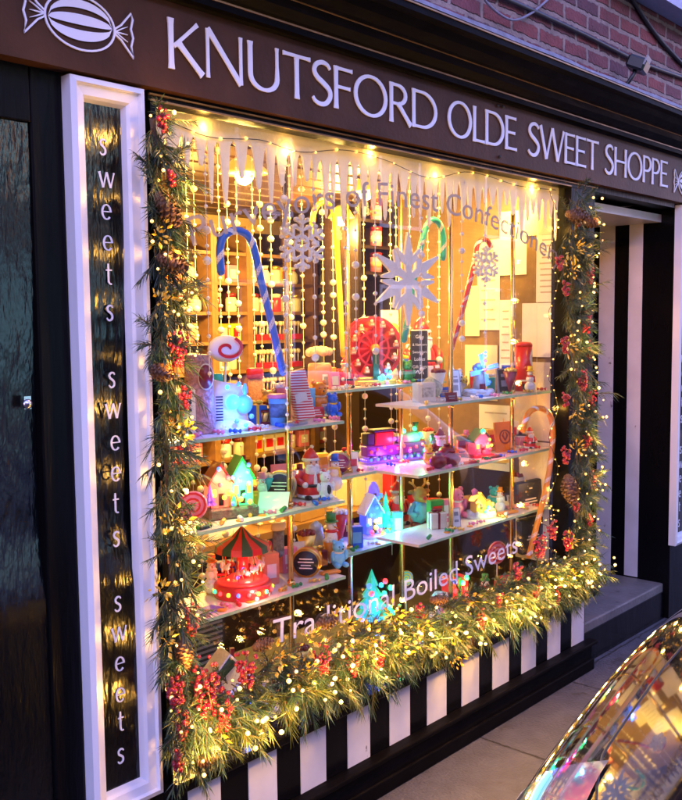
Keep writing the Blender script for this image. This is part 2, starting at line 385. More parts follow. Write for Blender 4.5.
_S=spl([(.46,.86),(.40,.95),(.27,.985),(.13,.91),(.08,.76),(.15,.62),(.30,.51),(.44,.38),(.46,.22),(.36,.06),(.22,.015),(.10,.06),(.04,.15)])
def vw(P,lo,hi,ends=1.0):
    n=len(P); return [lo+(hi-lo)*math.sin(math.pi*i/(n-1))**1.0 for i in range(n)]
GL={
'K':(.66,[seg((.09,0),(.09,1),TH),seg((.14,.46),(.57,1),TN),seg((.22,.54),(.65,0),TH)]),
'N':(.84,[seg((.10,0),(.10,1),TN),seg((.10,1),(.74,0),TH,1.05),seg((.74,0),(.74,1),TN)]),
'U':(.78,[cat(([(.10,1),(.10,.9),(.10,.5)],[TH*1.28,TH,TH]),arc(.385,.32,.285,.30,180,360),([(.67,.6),(.67,.9),(.67,1)],[TN,TN,TN*1.4]))]),
'T':(.66,[seg((.33,0),(.33,.96),TH),seg((.02,.955),(.64,.955),TN,1.35)]),
'S':(.52,[(_S,vw(_S,TN,TH*1.05))]),
'F':(.52,[seg((.09,0),(.09,1),TH),seg((.09,.955),(.50,.955),TN,1.35),seg((.09,.52),(.44,.52),TN,1.3)]),
'O':(.96,['O']),
'R':(.66,[seg((.09,0),(.09,1),TH),cat(([(.09,.955),(.2,.955)],[TN,TN]),arc(.26,.72,.24,.235,90,-90,12),([(.12,.485)],[TN])),seg((.28,.49),(.65,0),TH)]),
'D':(.84,[seg((.09,0),(.09,1),TH),cat(([(.09,.955),(.25,.955)],[TN,TN]),arc(.33,.5,.44,.455,90,-90,18),([(.25,.045),(.09,.045)],[TN,TN]))]),
'L':(.50,[seg((.09,0),(.09,1),TH),seg((.09,.045),(.49,.045),TN,1.35)]),
'E':(.54,[seg((.09,0),(.09,1),TH),seg((.09,.955),(.50,.955),TN,1.35),seg((.09,.52),(.45,.52),TN,1.3),seg((.09,.045),(.52,.045),TN,1.35)]),
'W':(1.10,[seg((.03,1),(.30,0),TH),seg((.30,0),(.55,1),TN,1.1),seg((.55,1),(.80,0),TH,1.1),seg((.80,0),(1.07,1),TN)]),
'H':(.80,[seg((.10,0),(.10,1),TH),seg((.70,0),(.70,1),TH),seg((.10,.52),(.70,.52),TN,1)]),
'P':(.58,[seg((.09,0),(.09,1),TH),cat(([(.09,.955),(.2,.955)],[TN,TN]),arc(.27,.70,.25,.255,90,-90,12),([(.12,.445)],[TN]))]),
's':(.60,[(spl([(.52,.84),(.44,.97),(.26,.98),(.12,.84),(.16,.64),(.32,.52),(.46,.36),(.46,.14),(.32,.02),(.16,.03),(.06,.17)]),None)]),
'w':(1.20,[seg((.05,1),(.34,0),.15),seg((.34,0),(.60,1),.09,1.0),seg((.60,1),(.88,0),.15,1.0),seg((.88,0),(1.16,1),.09)]),
'e':(.80,[seg((.14,.53),(.70,.53),.07,1),(lambda a:a)(arc(.43,.5,.32,.47,0,318,20,.15,.08))]),
't':(.55,[cat(([(.24,1.38),(.24,1.2),(.24,.3)],[.10,.14,.14]),arc(.42,.26,.18,.23,180,290,8,.14,.09)),seg((.04,.95),(.50,.95),.09,1.1)]),
}
def glyph(mb,ch,x,z,h,y,d,sx=1):
    w,st=GL[ch]; lay=0
    for s_ in st:
        # neighbouring strokes are laid a hair apart so that no two faces share a plane
        yy=y-lay*.0006; lay+=1
        if s_=='O':
            P,Wd=arc(.48,.5,.41,.475,0,360,32); P=P[:-1];Wd=Wd[:-1]
            mb.ribbon([(x+p[0]*h*sx,z+p[1]*h) for p in P],[q*h for q in Wd],d,yy,closed=True)
        else:
            P,Wd=s_
            if Wd is None: Wd=vw(P,.09,.15)
            mb.ribbon([(x+p[0]*h*sx,z+p[1]*h) for p in P],[q*h for q in Wd],d,yy)
    return w*h*sx
# ---------------------------------------------------------------- the shop building
shop=thing('sweet_shop','black and white painted corner shop front with a large lit window and brick wall above','shop',(2.7,0,0))
def P_(mb,name,m,parent=shop,**k): return mb.build(name,m,parent,world=True,**k)
# striped stall riser
XR=3.935
sw=[(189,221),(249,277),(301,326),(348,370),(390,410),(427.5,446.5),(462,479),(493,509),(522,536),(548,560.5),(572,584)]
g=MB(); g.bb(1.49,XR,.001,.06,.0,.36); g.m=1
for a,b_ in sw: g.bb(xcol(a,-.002,.25),min(xcol(b_,-.002,.25),XR-.002),-.002,.03,.139,.356)
P_(g,'striped_panel',[blackpaint,stripew])
g=MB()
g.bb(1.49,XR+.02,-.030,.0,0,.125); g.bb(1.49,XR+.035,-.052,.0,.125,.142); g.bb(1.49,XR+.025,-.040,.0,.0,.055)
P_(g,'plinth',cornm,bevel=.005)
g=MB(); g.bb(1.495,XR+.015,-.055,.10,.361,.392); P_(g,'window_sill',blackpaint,bevel=.006)
# window frame: head mouldings, jambs
g=MB(); g.bb(1.49,XR+.9,-.018,.10,2.222,2.262)
g.bb(1.495,1.512,-.02,.07,.392,2.222); g.bb(3.735,3.95,-.015,.08,.392,2.222)
g.m=1; g.bb(1.49,3.96,-.028,-.0185,2.252,2.257); g.bb(1.49,3.96,-.026,-.0185,2.236,2.240); g.bb(1.495,3.72,-.024,-.0185,2.2215,2.226)
P_(g,'window_frame',[blackwood,edge_glint])
g=MB(); g.bb(1.512,3.735,.018,.024,.392,2.222); pane=P_(g,'window_pane',panem)
# lettering on the pane follows an arc
def arc_text(body, x0, x1, zf, size, m, name):
    vs,fs=text_mesh(body); w=max(v.x for v in vs); mn=min(v.x for v in vs)
    out=[]
    for v in vs:
        t=(v.x-mn)/(w-mn); x=x0+(x1-x0)*t; e=.01; sl=(zf(min(t+e,1))-zf(max(t-e,0)))/((min(t+e,1)-max(t-e,0))*(x1-x0)); q=math.hypot(1,sl)
        out.append((x-sl/q*v.y*size, .0165, zf(t)+v.y*size/q))
    cut=[]; pre=''
    for wd in body.split(' ')[:-1]:
        pre+=wd; a=max(v.x for v in text_mesh(pre)[0]); pre+=' '; cut.append(a+.06)
    grp={}
    for f in fs:
        k=sum(vs[f[0]].x>c for c in cut); grp.setdefault(k,[]).append(f)
    for k,ff in sorted(grp.items()):
        ids=sorted({i for f in ff for i in f}); mp={i:j for j,i in enumerate(ids)}
        mb=MB(); mb.add([out[i] for i in ids],[tuple(mp[i] for i in f) for f in ff]); mb.build(name,m,pane,world=True)
arc_text('Purveyors of Finest Confectionery',1.655,3.70,lambda t:1.860+.012*t+.72*t*(1-t),.116,frost,'window_lettering')
arc_text('Traditional Boiled Sweets',1.93,3.36,lambda t:.655+.015*t-.10*t*(1-t),.112,frostw,'window_lettering')

# cornice and brick wall
prof=[(-.01,2.45),(-.06,2.478),(-.085,2.478),(-.085,2.50),(-.10,2.505),(-.125,2.522),(-.135,2.545),(-.16,2.548),(-.185,2.568),(-.20,2.59),(-.235,2.592),(-.235,2.618),(-.225,2.622),(.06,2.66)]
def cornice_prof(a,b_,mb):
    n=len(prof); vs=[(a,y,z) for y,z in prof]+[(b_,y,z) for y,z in prof]
    mb.add(vs,[(i,i+1,n+i+1,n+i) for i in range(n-1)]+[tuple(range(n)),tuple(range(2*n-1,n-1,-1))])
g=MB(); cornice_prof(-1,8,g)
g.m=1
for y,z in((-.0853,2.4985),(-.1362,2.5455),(-.2363,2.615)): g.bb(-1,8,y-.003,y+.002,z-.0025,z+.0025)  # painted highlight lines along the cornice
P_(g,'cornice',[cornm,edge_glint])
g=MB(); N=160; vs=[];fs=[]
for i in range(N+1):
    x=-1+9*i/N; j=lambda s_: noise.noise((x*3,s_,0))*.018
    vs+=[(x,-.236+j(1)*.3,2.622),(x,-.232+j(2)*.4,2.637+j(3)*.5),(x,-.12,2.655+j(4)*.6),(x,.04+j(8)*.3,2.72+j(5)),(x,.052,2.76+j(6)*1.6)]
for i in range(N):
    for k in range(4): a=i*5+k; fs.append((a,a+5,a+6,a+1))
g.add(vs,fs); P_(g,'lead_flashing',lead)
g=MB(); g.bb(-1,8,.05,.30,2.45,6); P_(g,'wall',bricks)
g=MB(); c=at(664,6,.0); g.bb(c.x-.55,c.x+1.2,-.07,.045,c.z-.02,c.z+.10); P_(g,'upper_window_sill',copper)
# left side panel
g=MB(); g.bb(-1,.985,-.004,.05,0,2.26); g.bb(1.165,1.247,-.004,.05,0,2.26); g.bb(.985,1.165,-.004,.05,2.12,2.26); g.bb(.985,1.165,-.004,.05,0,.30)
P_(g,'side_framing',blackwood,bevel=.004)
def streak_bow(g,x0,x1,y,z0,z1):
    # board bowed so its gloss picks up a streak from the lit panes opposite
    N=60; vs=[]
    def ss(a,b_,z): q=min(1,max(0,(z-a)/(b_-a))); return q*q*(3-2*q)
    for i in range(N+1):
        z=z0+(z1-z0)*i/N; o=.021*(ss(.94,1.17,z)-ss(1.17,1.95,z))*min(1,(i/4),(N-i)/4); vs += [(x0,y+o,z),(x1,y+o,z)]
    g.add(vs,[(2*i,2*i+1,2*i+3,2*i+2) for i in range(N)],True)
g=MB(); streak_bow(g,.986,1.164,.006,.301,2.119); P_(g,'side_panel',sidepaint)
p=at(28,404,-.01); g=MB(); g.lathe([(.012,0),(.012,.006),(.009,.008),(.005,.012),(1e-6,.013)],14,(p.x,-.004,p.z),(R(90),0,0)); g.bb(p.x-.008,p.x+.010,-.007,-.004,p.z-.012,p.z+.018)
P_(g,'door_bell',steel)
# doorway recess
XS=4.905
def ycol(px,x,z):
    k=rv-fw*((px-341)/F); v=Vector((x,0,z))-CAM; return CAM.y-(k.x*v.x+k.z*v.z)/k.y
g=MB(); g.bb(XS,5.2,-.001,.75,0,2.26); g.m=1
for a,b_ in((598,613),(627,640.5)):
    y1,y0=ycol(a,XS,1.2),ycol(b_,XS,1.2); g.bb(XS-.003,XS+.01,y0,y1,.2,2.16)
P_(g,'doorway_side_wall',[blackpaint,stripew])
g=MB(); g.bb(3.95,4.10,.70,.75,0,2.26); g.bb(4.79,XS,.70,.75,0,2.26); g.bb(4.10,4.79,.70,.75,2.05,2.26); g.bb(4.10,4.79,.70,.75,0,.95); g.bb(3.95,XS,.0,.70,2.262,2.30); P_(g,'doorway_lining',blackwood)
g=MB(); g.bb(4.0,XS-.003,.08,.69,2.16,2.20); P_(g,'door_lintel',stripew)
g=MB(); g.bb(4.02,4.12,.66,.699,.2,2.14); g.bb(4.76,4.86,.66,.699,.2,2.14); g.bb(4.12,4.76,.66,.699,2.02,2.14); g.bb(4.12,4.76,.66,.699,.2,1.0); dr=P_(g,'door',blackpaint)
g=MB(); g.bb(4.121,4.759,.675,.681,1.001,2.019); P_(g,'door_glass',obscured,dr)  # glazing added so the lamp behind spills onto the doorway stripes
g=MB(); g.tube([(4.16,.655,1.12),(4.16,.62,1.13),(4.16,.62,1.27),(4.16,.655,1.28)],.008,8); P_(g,'handle',brass,dr)
g=MB(); 
for z0,z1 in((.3,.9),): g.bb(4.12,4.76,.652,.66,z0,z1)
P_(g,'door_panel',blackwood,dr)
g=MB(); g.bb(5.14,8,-.001,.06,0,2.26); P_(g,'side_framing',blackwood)
# interior shell
g=MB(); g.bb(.7,6.6,.63,3.2,.0,.1); P_(g,'interior_floor',brown)
g=MB(); g.bb(.7,6.6,.10,3.2,2.42,2.5)
for i in range(14): g.bb(.7,6.6,.2+i*.22,.212+i*.22,2.412,2.42)
P_(g,'interior_ceiling',ceilm)
g=MB(); g.bb(.7,6.6,3.2,3.3,0,2.5); g.bb(.6,.7,.06,3.2,0,2.5); g.bb(6.6,6.7,.76,3.2,0,2.5); g.bb(.7,1.49,.06,.1,0,2.45); P_(g,'interior_wall',wallplain)
g=MB(); g.bb(3.765,3.94,.085,.95,.0,2.41); g.m=1; g.bb(3.7630,3.7649,.086,.94,.0,.93); P_(g,'partition_wall',[mat('tan partition',(.22,.13,.06),.7,var=.2),dbrown]); g=MB(); g.bb(3.941,4.10,.752,.80,0,2.41); g.bb(4.79,6.6,.752,.80,0,2.41); g.bb(4.10,4.79,.752,.80,2.05,2.41); g.bb(4.10,4.79,.752,.80,0,.95); P_(g,'inner_front_wall',dbrown)
g=MB(); g.bb(1.50,3.764,.06,.62,.10,.385); P_(g,'display_base',dbrown)
st=MB(); st.bb(3.962,4.90,.03,.33,0,.195); st.bb(3.962,4.90,.336,.70,0,.197); o=st.build('doorstep',stone,bevel=.008); g=MB(); g.bb(3.962,4.90,.022,.0295,0,.15); rs=g.build('riser',blackpaint,o); tag(o,'worn stone doorstep in the dark doorway right of the shop window','step')

# ---------------------------------------------------------------- fascia sign
fs_=thing('shop_sign','long brown fascia board with white capital lettering and a wrapped candy emblem above the window','sign',(2.7,-.05,2.37))
YF=-.05
zb=at(340,127.8,YF).z; zt=at(340,50,YF).z+.004
g=MB(); g.bb(-.2,7,YF,-.001,zb,zt); P_(g,'board',fasciam,fs_)
g=MB()
for word,a,b_ in(('KNUTSFORD',165,437),('OLDE',446.5,516),('SWEET',527,598),('SHOPPE',604,667)):
    pa=xcol(a,YF,2.37); pb=xcol(b_,YF,2.37); H_=.128
    tot=sum(GL[c][0] for c in word)*H_; sx=(pb-pa)/tot
    x=pa
    for ch in word: g=MB(); x+=glyph(g,ch,x,2.304,H_,YF-.005,.0042,sx); P_(g,'letter',lettr,fs_)
def candy(px,py,sc,flip=1):
    c=at(px,py,YF); g=MB(); X=lambda q:c.x+q*sc*flip; Z=lambda q:c.z+q*sc
    el=[(X(math.cos(2*math.pi*i/40)*.108),Z(math.sin(2*math.pi*i/40)*.072)) for i in range(40)]
    g.ribbon(el,.0055*sc,.004,YF-.0045,closed=True)
    # crescent stripes
    for z0,z1 in((.060,.038),(.022,-.006),(-.020,-.048)):
        top=[];bot=[]
        for i in range(21):
            t=-1+2*i/20; q=math.sqrt(max(0,1-t*t))
            top.append((X(t*.100),Z(z0*q+.004*t))); bot.append((X(t*.100),Z(z1*q+.004*t)))
        n_=len(top); vs=[(x,YF-.004,z) for x,z in top]+[(x,YF-.004,z) for x,z in bot]
        g.add(vs,[(i,i+1,n_+i+1,n_+i) for i in range(n_-1)])
    for sg in(-1,1):
        b0=(X(sg*.110),Z(0)); 
        out=[(X(sg*.110),Z(.008)),(X(sg*.13),Z(.022)),(X(sg*.165),Z(.062)),(X(sg*.170),Z(.045)),(X(sg*.163),Z(.018)),(X(sg*.170),Z(-.006)),(X(sg*.163),Z(-.03)),(X(sg*.170),Z(-.062)),(X(sg*.13),Z(-.020)),(X(sg*.110),Z(-.008))]
        g.ribbon(out,.005*sc,.004,YF-.0052,closed=True)
        for k in(.02,.0,-.018): g.ribbon([b0,(X(sg*.135),Z(k*.7)),(X(sg*.152),Z(k*1.1))],[.004*sc,.003*sc,.001*sc],.004,YF-.0046-k*.01)
    return P_(g,'candy_emblem',lettr,fs_)
candy(80,23,.87); candy(686,184,.95,-1)
g=MB()
for q in ((497,106),(502,107),(499,157)): p=at(*q,YF); g=MB(); g.ball((p.x,YF-.004,p.z),.006); P_(g,'bolt',black,fs_)

# ---------------------------------------------------------------- framed pilaster signs
def pilaster(x0,x1,z0,z1,label,rows):
    t=thing('framed_sign',label,'sign',((x0+x1)/2,-.02,z0))
    g=MB(); fwid=.052
    def rect(y0,y1,a,b_):   # mitred frame section between insets a and b
        A=[(x0+a,z0+a),(x1-a,z0+a),(x1-a,z1-a),(x0+a,z1-a)]; B=[(x0+b_,z0+b_),(x1-b_,z0+b_),(x1-b_,z1-b_),(x0+b_,z1-b_)]
        vs=[(x,y0,z) for x,z in A]+[(x,y1,z) for x,z in B]; g.add(vs,[(i,(i+1)%4,4+(i+1)%4,4+i) for i in range(4)])
    secs=[(0,-.001,0),(0,-.040,0),(.014,-.046,0),(.018,-.036,0),(.040,-.032,0),(.046,-.024,0),(.054,-.004,0)]
    for s0,s1 in zip(secs,secs[1:]): rect(s0[1],s1[1],s0[0],s1[0])
    P_(g,'frame',whitepaint,t)
    g=MB(); streak_bow(g,x0+.04,x1-.04,-.0085,z0+.04,z1-.04); P_(g,'panel',sidepaint,t)
    for ch,x,z,h in rows:
        g=MB(); w=GL[ch][0]*h; glyph(g,ch,x-w/2,z,h,-.0105,.002); P_(g,'letter',lettr,t)
    return t
rows=[]
for ch,px,py in(('s',103,147),('w',106.5,180),('e',106,212),('e',107.5,243),('t',109,277),('s',110,313),('s',112,380),('w',113,411),('e',115,443),('e',115.5,474),('t',116,506),('s',116.5,539),('s',118,604),('w',119,634),('e',119.5,664),('e',120,695),('t',121,724),('s',121,756)):
    p=at(px,py,-.01); h=.038
    rows.append((ch,p.x,p.z-h/2,h))
PL0,PL1=.385,at(100,78,-.042).z-.004
pilaster(at(60.5,68,-.001).x,at(144.5,85,-.042).x,PL0,PL1,'white framed black panel with sweets in small letters down it, left of the window',rows)
XQ=at(668.5,544,-.002).x
pilaster(XQ,XQ+.235,.415,PL1,'white framed black lettered panel at the right edge beyond the doorway',[(c_,x+XQ-1.235,z,h) for c_,x,z,h in rows])
# ---------------------------------------------------------------- things on the brick wall
p=at(629,66,-.02); t=thing('wall_lamp','small black floodlight on a bracket fixed to the brick wall above the sign','lamp',(p.x,.05,p.z))
g=MB(); g.tube([(p.x-.03,.05,p.z-.09),(p.x-.05,-.03,p.z-.10),(p.x-.03,-.06,p.z-.05),(p.x,-.05,p.z-.02)],.010); g.cyl((p.x-.03,.04,p.z-.09),.03,.02,14,(R(90),0,0)); P_(g,'bracket',black,t)
g=MB(); g.box((p.x+.01,-.06,p.z),(.12,.09,.06),(R(25),0,R(15)),.01); g.m=1; g.box((p.x+.006,-.107,p.z+.004),(.1,.006,.044),(R(25),0,R(15))); P_(g,'head',[black,grey],t)
def cablething(name,pts,r,label,m=cable,cat_='cable'):
    q=[at(a,b_,y) for a,b_,y in pts]; q=[Vector(v) for v in spl([tuple(v) for v in q],6)]
    g=MB(); g.tube(q,r,8); o=g.build(name,m); return tag(o,label,cat_)
cablething('cable',[(490,-8,.036),(540,14,.036),(585,35,.036),(640,62,.036),(690,80,.036)],.010,'long dark cable running along the brickwork beside the floodlight',black)
cablething('cable',[(622,-18,.038),(640,12,.038),(660,40,.038),(690,72,.038)],.011,'thick black cable dropping diagonally down the brickwork at top right',black)
cablething('cable',[(478,-10,.04),(492,8,.02),(512,20,.02),(530,14,.03),(545,2,.04),(560,-12,.04)],.005,'thin pale wire sagging across the brickwork above the cornice',lead)

# ---------------------------------------------------------------- the terrace across the street (seen only in reflections; its lit panes are added for them)
opp=thing('terrace_house','dark brick terrace across the street with a few lit windows added for reflections','house',(3,-10,-.13))
g=MB(); g.bb(-14,22,-12,-10,-.13,6.2); P_(g,'wall',brick_like('dark brickwork',(.12,.05,.04),(.08,.04,.04),(.12,.11,.10),.225,.075,.011,.8,.5),opp)
g=MB(); g.add([(-14.3,-9.8,6.2),(22.3,-9.8,6.2),(22.3,-11,7.6),(-14.3,-11,7.6),(-14.3,-12.2,6.2),(22.3,-12.2,6.2)],[(0,1,2,3),(3,2,5,4),(0,3,4),(1,5,2)]); P_(g,'roof',slate,opp)
litw=mat('added cool pane across the street',(.6,.8,.8),.4,emit=(.35,.75,.85),es=.4); dkw=mat('dark window across the street',(.02,.02,.03),.1)  # cool panes added to glow in the black gloss
for i in range(9):
    for z0,z1 in((.6,2.3),(3.6,5.1)):
        x=-12+i*3.8; f=MB(); f.bb(x-.08,x+1.28,-10.0,-9.97,z0-.08,z1+.08); w=P_(f,'window',whitepaint,opp); f=MB(); f.bb(x,x+1.2,-9.969,-9.962,z0,z1); P_(f,'pane',litw if i in(4,5) and z0<1 else dkw,w)

x=4.7; f=MB(); f.bb(x-.08,x+2.58,-9.96,-9.93,.22,1.58); w=P_(f,'window',blackwood,opp); f=MB(); f.bb(x,x+2.5,-9.929,-9.92,.3,1.5); P_(f,'pane',mat('added cool shop pane across the street',(.5,.7,.7),.4,emit=(.30,.78,.88),es=.4),w)  # glowing pane added for the cool streak in the bowed panels
coolw=mat('added upper cool pane across the street',(.5,.7,.7),.4,emit=(.35,.75,.80),es=1.1)  # upper cool and amber panes are added for reflections too
for x,m_ in((4.75,mat('added amber pane across the street',(.8,.5,.2),.4,emit=(1,.42,.10),es=.6)),(6.35,coolw)):
    f=MB(); f.bb(x-.08,x+1.28,-9.96,-9.93,3.52,5.18); w=P_(f,'window',whitepaint,opp); f=MB(); f.bb(x,x+1.2,-9.929,-9.92,3.6,5.1); P_(f,'pane',m_,w)
# ---------------------------------------------------------------- shelving in the window
def lev(a,b_,y): return (at(*a,y).z+at(*b_,y).z)/2
YS,YC=.075,.30
LZ=[lev((189,442),(345,419.5),YS),lev((189,536),(345,499),YS),lev((189,624),(345,577),YS)]
CZ=[lev((340,390),(447,381),YC),lev((340,477),(445,458),YC),lev((340,557),(445,527),YC)]
RZ=[lev((417,404),(551,393),YS),lev((419,472),(551,451),YS),lev((424,539),(535,514),YS)]
def shelving(label,x0,x1,y0,zs,poles,dep,z1=2.40):
    t=thing('glass_shelving',label,'shelves',((x0+x1)/2,y0+dep/2,.386),0,'brass and glass shelves in the window')
    for z in zs:
        g=MB(); g.bb(x0,x1,y0+.0015,y0+dep,z-.010,z); g.m=1; g.bb(x0,x1,y0,y0+.0015,z-.010,z); P_(g,'shelf',[shelfglass,edgeglass],t)
    for x,y in poles:
        g=MB(); g.tube([(x,y,.387),(x,y,z1)],.0095,12)
        for z in zs: g.cyl((x,y,z-.018),.014,.016,12); g.cyl((x,y,z+.008),.013,.014,12)
        g.cyl((x,y,.393),.018,.012,12); P_(g,'pole',brass,t)
    return t
xl1=xcol(345,YS,LZ[1]); xc0,xc1=xcol(303,YC,CZ[1]),xcol(446,YC,CZ[1]); xr0,xr1=xcol(419,YS,RZ[1]),xcol(553,YS,RZ[1])
shelving('left brass pole with three frosted glass shelves holding the lit house and carousel',1.53,xl1,YS,LZ,[(xcol(289,.14,1.2),.14),(1.60,.26)],.22)
shelving('middle glass shelves on brass poles, set further back, holding the ferris wheel and lit train',xc0,xc1,YC,CZ,[(xcol(349,YC+.05,1.2),YC+.05),(xcol(401,YC+.05,1.2),YC+.05)],.24)
shelving('right brass poles with three frosted glass shelves holding the lit windmill and the red tin',xr0,min(xr1,3.74),YS,RZ,[(xcol(451,.13,1.2),.13),(xcol(512,.13,1.2),.13)],.21)
def spot(px,unit,lv,dy):
    y=(YC if unit=='C' else YS)+dy; z={'L':LZ,'C':CZ,'R':RZ}[unit][lv]+.0004
    p=Vector((xcol(px,y,z),y,z)); return p
def sc(p): return mpp(p)
# ---------------------------------------------------------------- builders of the display pieces
def leds(g_by, t, name='led_bulb'):
    for m,pts,r in g_by:
        for p in pts:
            g=MB(); g.ball(p,r*1.2,6,4); g.build(name,m,t)
def santa(t,h,coat=red,pants=dred):
    g=MB(); g.m=0; g.lathe([(.20*h,0),(.26*h,.05*h),(.27*h,.22*h),(.22*h,.42*h),(.14*h,.55*h),(.10*h,.6*h)],16); g.build('body',coat,t)
    g=MB(); g.lathe([(.262*h,.02*h),(.285*h,.05*h),(.265*h,.09*h)],16); g.ball((0,-.25*h,.32*h),.05*h,8,6,(.8,.4,4)); g.build('fur_trim',fur,t)
    g=MB(); g.lathe([(.275*h,.24*h),(.285*h,.27*h),(.275*h,.30*h)],16); g.build('belt',black,t)
    g=MB(); g.ball((0,-.03*h,.68*h),.15*h,12,8); g.ball((0,-.18*h,.67*h),.03*h); g.m=1
    for s in(-1,1): g.ball((s*.055*h,-.165*h,.71*h),.017*h,6,4)
    g.build('head',[skin,black],t)
    g=MB(); g.ball((0,-.09*h,.56*h),.15*h,12,8,(1,.75,1.15)); g.ball((-.05*h,-.18*h,.635*h),.04*h,8,6,(1.5,.7,.6)); g.ball((.05*h,-.18*h,.635*h),.04*h,8,6,(1.5,.7,.6)); g.build('beard',fur,t)
    g=MB(); g.lathe([(.155*h,.73*h),(.15*h,.80*h),(.09*h,.90*h),(.02*h,.97*h)],14); g.m=1; g.lathe([(.15*h,.71*h),(.175*h,.74*h),(.15*h,.78*h)],14); g.ball((.03*h,0,.98*h),.04*h); g.build('hat',[coat,fur],t)
    for s in(-1,1):
        g=MB(); g.tube([(s*.2*h,0,.50*h),(s*.30*h,-.06*h,.38*h),(s*.22*h,-.20*h,.30*h)],[.075*h,.075*h,.06*h],8); g.m=1; g.ball((s*.20*h,-.23*h,.29*h),.06*h); g.build('arm',[coat,fur],t)
        g=MB(); g.ball((s*.13*h,-.20*h,.045*h),.085*h,8,6,(.9,1.5,.55)); g.build('boot',black,t)
def framed_card(t,w,h,frame,face,mark=None,lean=.14,d=.008):
    g=MB(); M=rotm(-lean); 
    def fr(x,z,y): v=M@Vector((x,y,z)); return (v.x,v.y,v.z)
    b=.09*w
    g.prism([(-w/2,0),(w/2,0),(w/2,h),(-w/2,h)],d,fr); g.build('frame',frame,t)
    g=MB(); g.prism([(-w/2+b,b),(w/2-b,b),(w/2-b,h-b),(-w/2+b,h-b)],.001,fr,-.0012); g.build('picture',face,t)
    if mark:
        g=MB()
        for (x,z,ww,hh) in mark: g.prism([((x-ww/2)*w,(z-hh/2)*h),((x+ww/2)*w,(z-hh/2)*h),((x+ww/2)*w,(z+hh/2)*h),((x-ww/2)*w,(z+hh/2)*h)],.0008,fr,-.0022)
        g.build('print',mark_m,t)
    g=MB(); g.add([fr(-w*.1,h*.8,d),fr(w*.1,h*.8,d),(w*.1,h*.38+.01,0),(-w*.1,h*.38+.01,0),fr(-w*.1,h*.8,d+.002),fr(w*.1,h*.8,d+.002),(w*.1,h*.38+.014,0),(-w*.1,h*.38+.014,0)],[(0,1,2,3),(7,6,5,4),(0,3,7,4),(1,5,6,2)]); g.build('prop',frame,t)
mark_m=grey
def round_tin(t,r,d,side,face,rimm=gold):
    g=MB(); g.lathe([(r,-d/2),(r,d/2)],24,(0,0,r),(R(90),0,0)); g.m=1; g.lathe([(r*1.02,-.012*0-d/2),(r*1.05,-d/2+.004),(r*1.02,-d/2+.012)],24,(0,0,r),(R(-90),0,0)); g.build('tin',[side,rimm],t)
    g=MB(); g.cyl((0,-d/2-.0012,r),r*.86,.0014,24,(R(90),0,0)); g.build('label',face,t)
    g=MB()
    for k,(w,z) in enumerate(((.9,.30),(1.1,.08),(.7,-.14),(.9,-.34))): g.box((0,-d/2-.0026,r+z*r),(w*r,.0008,r*.07))
    g.build('print',chalk,t)
def house(t,w,d,h,wall_m,roof_m,snow=True,leds_=None):
    g=MB(); g.add([(-w/2,-d/2,0),(w/2,-d/2,0),(w/2,d/2,0),(-w/2,d/2,0),(-w/2,-d/2,h*.55),(w/2,-d/2,h*.55),(w/2,d/2,h*.55),(-w/2,d/2,h*.55),(0,-d/2,h*.95),(0,d/2,h*.95)],[(0,1,5,8,4),(3,7,9,6,2),(1,2,6,5),(0,4,7,3),(0,3,2,1)]); g.build('wall',wall_m,t)
    g=MB()
    for s in(-1,1):
        e=.12*w
        vs=[(0,-d*.58,h*.97),(0,d*.58,h*.97),(s*(w/2+e),d*.58,h*.50),(s*(w/2+e),-d*.58,h*.50)]
        g.add(vs+[(x,y,z+.06*h) for x,y,z in vs],[(0,1,2,3),(4,7,6,5),(0,3,7,4),(1,5,6,2),(2,6,7,3)])
    g.build('roof',roof_m,t)
    g=MB(); g.bb(-w*.12,w*.12,-d/2-.002,-d/2+.002,.005,h*.32); g.build('door',dbrown,t)
    for s in(-1,1):
        g=MB(); g.bb(s*w*.32-w*.09,s*w*.32+w*.09,-d/2-.002,-d/2+.002,h*.25,h*.42); g.build('window',led_y,t)
    g=MB(); g.bb(w*.2,w*.34,-.02*w,.1*w,h*.7,h*1.02); g.build('chimney',dred,t)
def jar(t,r,h,fill,lid):
    g=MB(); g.lathe([(r*.92,0),(r,.04*h),(r,.72*h),(r*.8,.82*h)],16); g.build('jar',fill,t)
    g=MB(); g.lathe([(r*.86,.821*h),(r*.88,.85*h),(r*.86,.98*h),(r*.3,h)],16); g.build('lid',lid,t)
def fig_tree(t,h,r,m):
    g=MB()
    for k in range(4):
        z=.15*h+k*.2*h; q=r*(1-k*.22); vs=[(0,0,z+.32*h)]; n=14
        for i in range(n): a=2*math.pi*i/n; rr=q*(1 if i%2 else .78); vs.append((rr*math.cos(a),rr*math.sin(a),z))
        g.add(vs,[(0,1+i,1+(i+1)%n) for i in range(n)]+[tuple(range(n,0,-1))])
    g.build('branches',m,t); g=MB(); g.tube([(0,0,0),(0,0,.2*h)],.12*r); g.build('trunk',brown,t)
def scatter_slices(items,unit,lv):
    for px,dy,r in items:
        p=spot(px,unit,lv,dy); g=MB(); g.lathe([(r,0),(r*1.02,.002),(r*.9,.004),(r*.25,.0035),(1e-6,.004)],14,(0,0,0)); o=g.build('orange_slice',orange); o.location=p; o.rotation_euler.z=rnd.random()*6
        tag(o,'dried orange slice lying flat on a white display shelf','orange slice','orange slices scattered on the shelves')

